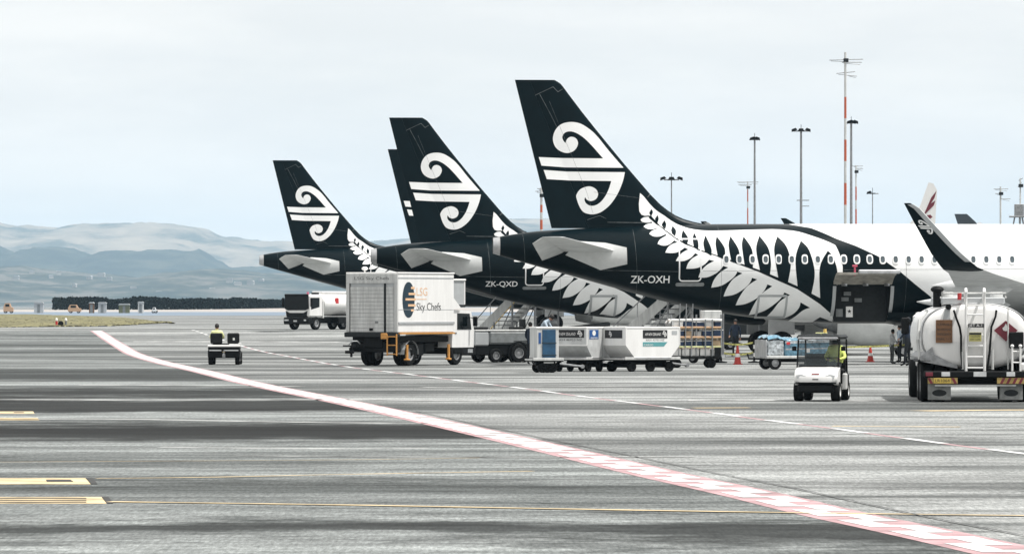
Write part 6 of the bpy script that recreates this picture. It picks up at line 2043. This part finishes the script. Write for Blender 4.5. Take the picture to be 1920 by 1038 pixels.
# ------------------------------------------------------------------ masts beyond the aircraft
M_redw = mat('red_mast_paint', (0.50, 0.10, 0.04), .6, var=.1)
def base_at(px, d): return Vector(((px - CX) * d / F, d, gz(d)))
def flood(label, px, ytop, d, heads, wide=1.0, r0=.17):
    p = base_at(px, d)
    top = H + (YH - ytop) * d / F - p.z
    r = thing('floodlight_mast', label, 'light mast', p, 0, 'apron floodlight masts')
    put('pole', MB().cyl((0, 0, 0), (0, 0, top), r0, r0 * .6, 10), M_steel, r)
    put('base_plate', MB().cyl((0, 0, 0), (0, 0, .25), r0 * 1.8, n=10), M_steel, r)
    put('crossarm', MB().box(-.8 * wide, .8 * wide, -.06, .06, top - .12, top, .02), M_steel, r)
    put('ring', MB().lathe([(.3, top - .1), (.4, top - .1), (.4, top + .02), (.3, top + .02)], (0, 0, 0), (0, 0, 1), 16, close=True), M_dark, r)
    for q, x in enumerate(heads):
        a = -.35 if x < 0 else (.35 if x > 0 else 0)
        h = MB(); h.M = Matrix.Translation((x * wide, 0, top + .08)) @ Matrix.Rotation(a, 4, 'Y')
        h.prism([(-.34, -.12), (.34, -.12), (.22, .16), (-.22, .16)], lambda u_, v_, k: (u_, -.35 if k == 0 else .35, v_))
        put('lamp_head', h, M_chassis, r)
    put('lightning_rod', MB().cyl((0, 0, top), (0, 0, top + .7), .03, n=6), M_dark, r)
    return r, top
flood('floodlight mast with a compact dark head, left of the pair above the fuselage', 1415, 261, 620, (-.35, .05, .4), .8, .17)
r_, t_ = flood('floodlight mast with spread dark lamps and small brackets halfway up', 1502, 245, 600, (-.65, 0, .65), 1.2, .19)
put('bracket', MB().box(-.5, .9, -.05, .05, t_ * .63, t_ * .63 + .1).box(-.1, .9, -.05, .05, t_ * .60, t_ * .60 + .08), M_steel, r_)
put('equipment_box', MB().box(-.25, .25, -.25, .25, t_ * .24, t_ * .24 + .9, .04), M_mid, r_)
flood('floodlight mast standing just right of the red and white antenna mast', 1596, 230, 610, (-.2, .2, .5), 1.0, .2)
flood('low floodlight mast with three lamps right of the nearest tail', 1259, 336, 560, (-.9, 0, .9), 1.0, .10)
flood('short lamp post left of the winglet', 1636, 362, 700, (-.45,), 1.0, .10)
def banded(label, px, ytop, d, r0, bands, arms):
    p = base_at(px, d)
    top = H + (YH - ytop) * d / F - p.z
    r = thing('antenna_mast', label, 'antenna mast', p, 0, 'antenna masts')
    edges = [0.0] + [H + (YH - y) * d / F - p.z for y in bands] + [top]
    for k in range(len(edges) - 1):
        put('pole_section', MB().cyl((0, 0, edges[k]), (0, 0, edges[k + 1]), r0 * (1 - .03 * k), r0 * (1 - .03 * (k + 1)), 10), M_redw if k % 2 == 1 else M_dirty, r)
    for (z, x0, x1, q) in arms:
        zz = top + z
        put('aerial', MB().cyl((x0, 0, zz), (x1, 0, zz + q), .05, n=6).cyl((x0 + .2, 0, zz - .1), (x1 - .1, .3, zz - .25), .03, n=6), M_steel, r)
    put('head_box', MB().box(-.2, .35, -.2, .2, top - 1.1, top - .7, .03), M_dark, r)
    return r
banded('tall red and white banded antenna mast, the highest in the picture', 1585, 98, 600, .16, (384, 343, 302, 262, 222, 182), ((-.9, -1.8, 2.0, .1), (-1.15, -.4, 1.8, 0), (-2.4, -1.0, 1.1, .2), (-2.6, .2, 1.3, -.1)))
banded('faint red and white antenna mast right of the floodlight mast', 1605, 310, 760, .12, (430, 392, 375, 350), ((-.1, -.5, 1.0, 0), (-.5, 0, 1.0, 0)))
banded('faint thin antenna mast left of the compact floodlight mast', 1402, 340, 800, .10, (430, 390, 378, 355), ((-.1, -1.6, 1.6, 0), (-.5, -1.4, .6, 0)))
banded('red and white antenna mast between the second and nearest tails', 1015, 352, 620, .16, (430, 412, 398, 384), ((-.1, -.5, .6, 0), (-.4, -.7, .1, 0)))
banded('dark antenna mast with side aerials at the right edge', 1876, 350, 700, .12, (), ((-.3, -.9, 1.0, 0), (-.9, -.7, .3, 0), (-1.6, .1, 1.3, 0)))
banded('thin mast with a lamp cluster cut by the right edge', 1913, 334, 640, .09, (), ((-.3, -.2, .3, .3), (-1.0, -.3, .2, .1)))
p = base_at(1910, 640)
r = thing('lattice_tripod', 'grey lattice tripod structure at the right edge above the fuselage', 'tripod', p, 0)
for x, y in ((-1.3, 0), (1.2, .4), (.2, -.8)):
    put('leg', MB().cyl((x * 2.2, y, 0), (x * .25, y * .3, 13.0), .10, n=6), M_steel, r)
put('platform', MB().box(-1.1, 1.2, -.6, .6, 12.2, 12.4, .03).box(-.5, .6, -.4, .4, 12.4, 13.8, .05), M_steel, r)

# ------------------------------------------------------------------ other airlines' tails beyond
def far_plane(label, px, ytop, d, flip, fin_m, pattern):
    p = base_at(px, d)
    top = H + (YH - ytop) * d / F - p.z
    r = thing('distant_airliner', label, 'airplane', p, 0, 'airliners beyond the nearest one')
    sg = -1 if flip else 1
    put('fuselage', MB().lathe([(.1, -4), (.9, -2), (1.8, 2), (2.4, 7), (2.5, 12), (2.5, 30), (1.8, 34), (.1, 37)], (0, 0, 4.4), (sg, 0, 0), 24), M_white, r)
    fn = [(-4.0, top), (-1.9, top), (-.6, top - 1.2), (4.6, top - 6.6), (8.5, top - 8.6), (-1.2, top - 8.6)]
    k_ = d / F
    if pattern == 'sprig':
        fn = [(-(x - px) * k_, H + (YH - y) * k_ - p.z) for x, y in ((1741, 342), (1750, 344), (1757, 357), (1752, 440), (1664, 455), (1690, 436), (1712, 412), (1726, 384))]
    f_ = put('fin', MB().prism([(sg * a, c) for a, c in fn], lambda a, c, k: (a, -.16 + .32 * k, c)), fin_m, r)
    for g_ in (5, 20):
        put('gear', MB().cyl((sg * g_, 0, 0), (sg * g_, 0, 3), .25, n=10), M_steel, r)
    if pattern == 'sprig':
        for (x0, y0, x1, y1, w) in ((1731, 405, 1756, 357.5, .17), (1731, 405, 1754, 375.6, .20), (1733, 404, 1748.7, 407, .22)):
            q = MB(); a, b_ = at(x0, y0, d - .2) - p, at(x1, y1, d - .2) - p; dd = (b_ - a); nn_ = Vector((-dd.z, 0, dd.x)).normalized() * w
            q.add([a, a.lerp(b_, .7) + nn_, b_, a.lerp(b_, .75) - nn_], [(0, 1, 2, 3)])
            put('tail_sprig', q.mesh('tail_sprig'), M_maroon, f_)
    if pattern == 'koru':
        P0 = Vector((sg * .5, -.175, top - 2.6))
        koru_mark(P0, (1, 0, 0), (0, 0, 1), 2.2, M_fern, f_)
far_plane('white airliner tail with purple sprig emblem behind the winglet', 1748, 345, 600, True, M_white, 'sprig')
far_plane('tiny dark airliner tail far off at the right', 1834, 401, 900, False, mat('far_dark_tail', (.03, .04, .05), .5), 'koru')

# ------------------------------------------------------------------ far field: huts, vehicles, markers
def hut(label, px, py, w_px, h_px, m, kind, d=1180, roof=M_grey):
    k = d / F
    w, h = w_px * k, h_px * k
    z0 = gz(d)
    X = (px - CX) * k
    r = thing('field_hut' if kind == 'hut' else 'field_vehicle', label, 'hut' if kind == 'hut' else 'vehicle', (X, d, z0), 0)
    zt = H + (YH - (py - h_px)) * k - z0
    zb = zt - h
    if kind == 'hut':
        put('wall', MB().box(-w / 2, w / 2, -.8, .8, 0, zt - .15, .03), m, r)
        put('roof', MB().prism([(-w / 2 - .15, zt - .15), (w / 2 + .15, zt - .15), (w / 2 - .2, zt + .12), (-w / 2 + .2, zt + .12)], lambda a, c, kk: (a, -.95 if kk == 0 else .95, c)), roof, r)
        put('door', MB().box(-.3, .3, -.83, -.805, 0.02, zt - .4), M_mid, r)
    else:
        put('body', MB().prism([(-w / 2, .35), (w / 2, .35), (w / 2, zt * .55), (w * .3, zt * .6), (w * .15, zt), (-w * .35, zt), (-w / 2, zt * .6)], lambda a, c, kk: (a, -.8 if kk == 0 else .8, c)), m, r)
        put('side_window', MB().box(-w * .3, w * .12, -.82, -.805, zt * .65, zt * .9), M_glass, r)
        for x in (-w * .3, w * .3):
            wheel(r, x, -.7, .34, .2); wheel(r, x, .7, .34, .2)
M_tan = mat('faded_orange_paint', (.50, .32, .20), .7)
hut('small orange vehicle left of the tree belt on the far shore', 16, 575, 18, 7, M_tan, 'vehicle')
hut('pale grey hut left of the tree belt on the far shore', 73, 577, 17, 10, M_grey, 'hut')
hut('bright orange vehicle in front of the tree belt', 140, 579, 24, 8, M_tan, 'vehicle')
hut('small brown hut in front of the tree belt', 172, 575, 9, 8, M_brown, 'hut')
hut('pale square hut in front of the tree belt', 192, 579, 15, 12, M_grey, 'hut')
hut('olive mound shaped hut in front of the tree belt', 233, 578, 20, 8, mat('olive_paint', (.14, .15, .09), .8), 'hut')
hut('small white T shaped hut in front of the tree belt', 264, 577, 10, 11, M_dirty, 'hut')
hut('tiny white vehicle on the far shore near the sand bank', 290, 582, 8, 6, M_white, 'vehicle')
for px, red, lb in ((106, True, 'white topped red marker post on the grass, left of the black drum'), (123.5, False, 'white topped grey marker post on the grass, right of the black drum')):
    p = gp(px, 611)
    r = thing('marker_post', lb, 'marker', p, 0)
    put('pole', MB().cyl((0, 0, 0), (0, 0, .42), .09, n=10), M_red if red else M_mid, r)
    put('lamp', MB().cyl((0, 0, .42), (0, 0, .50), .11, n=10).sphere((0, 0, .54), .10), M_white, r)
p = gp(114, 611.5)
r = thing('black_drum', 'black round drum between two marker posts on the grass', 'drum', p, 0)
put('drum_body', MB().cyl((0, -.15, .22), (0, .15, .22), .21, n=20), M_chassis, r)
put('drum_foot', MB().box(-.15, .15, -.1, .1, 0, .05, .01), M_chassis, r)
# a few pale houses on the near hills
house_px = [(238, 512, 12), (190, 516, 14), (205, 524, 10), (168, 520, 9), (60, 510, 10), (96, 520, 8), (110, 512, 9), (30, 522, 12), (250, 542, 11), (282, 548, 16), (298, 552, 12), (320, 548, 8), (398, 545, 10), (430, 527, 12), (446, 536, 14), (470, 532, 13), (490, 528, 9), (355, 520, 8), (140, 535, 7)]
M_house = mat('pale_house_wall', (.40, .39, .37), .8, var=.1)
ORD = ['leftmost', 'second', 'third', 'fourth', 'fifth', 'sixth', 'seventh', 'eighth', 'ninth', 'tenth', 'eleventh', 'twelfth', 'thirteenth', 'fourteenth', 'fifteenth', 'sixteenth', 'seventeenth', 'eighteenth', 'rightmost', 'last']
hk = -1
for px, py, w in sorted(house_px):
    q = hill_hit(13500, px, py)
    if q is None: continue
    hk += 1
    k = q.y / F
    ww = w * k * .5
    r = thing('hillside_house', 'pale distant house on the hazy hillside, ' + ('leftmost of the houses' if hk == 0 else ORD[hk] + ' from the left'), 'house', (q.x * q.y / 13500, q.y, q.z - 1.5), (px % 7 - 3) * .1, 'houses scattered on the hazy hillside')
    hh = 3.0 + (px % 4)
    put('wall', MB().box(-ww, ww, -5, 5, -3, hh), M_house, r)
    put('roof', MB().prism([(-ww - .5, hh), (ww + .5, hh), (ww * .7, hh + 2.0), (-ww * .7, hh + 2.0)], lambda a, c, kk: (a, -5.5 if kk == 0 else 5.5, c)), M_house if px % 3 else M_grey, r)
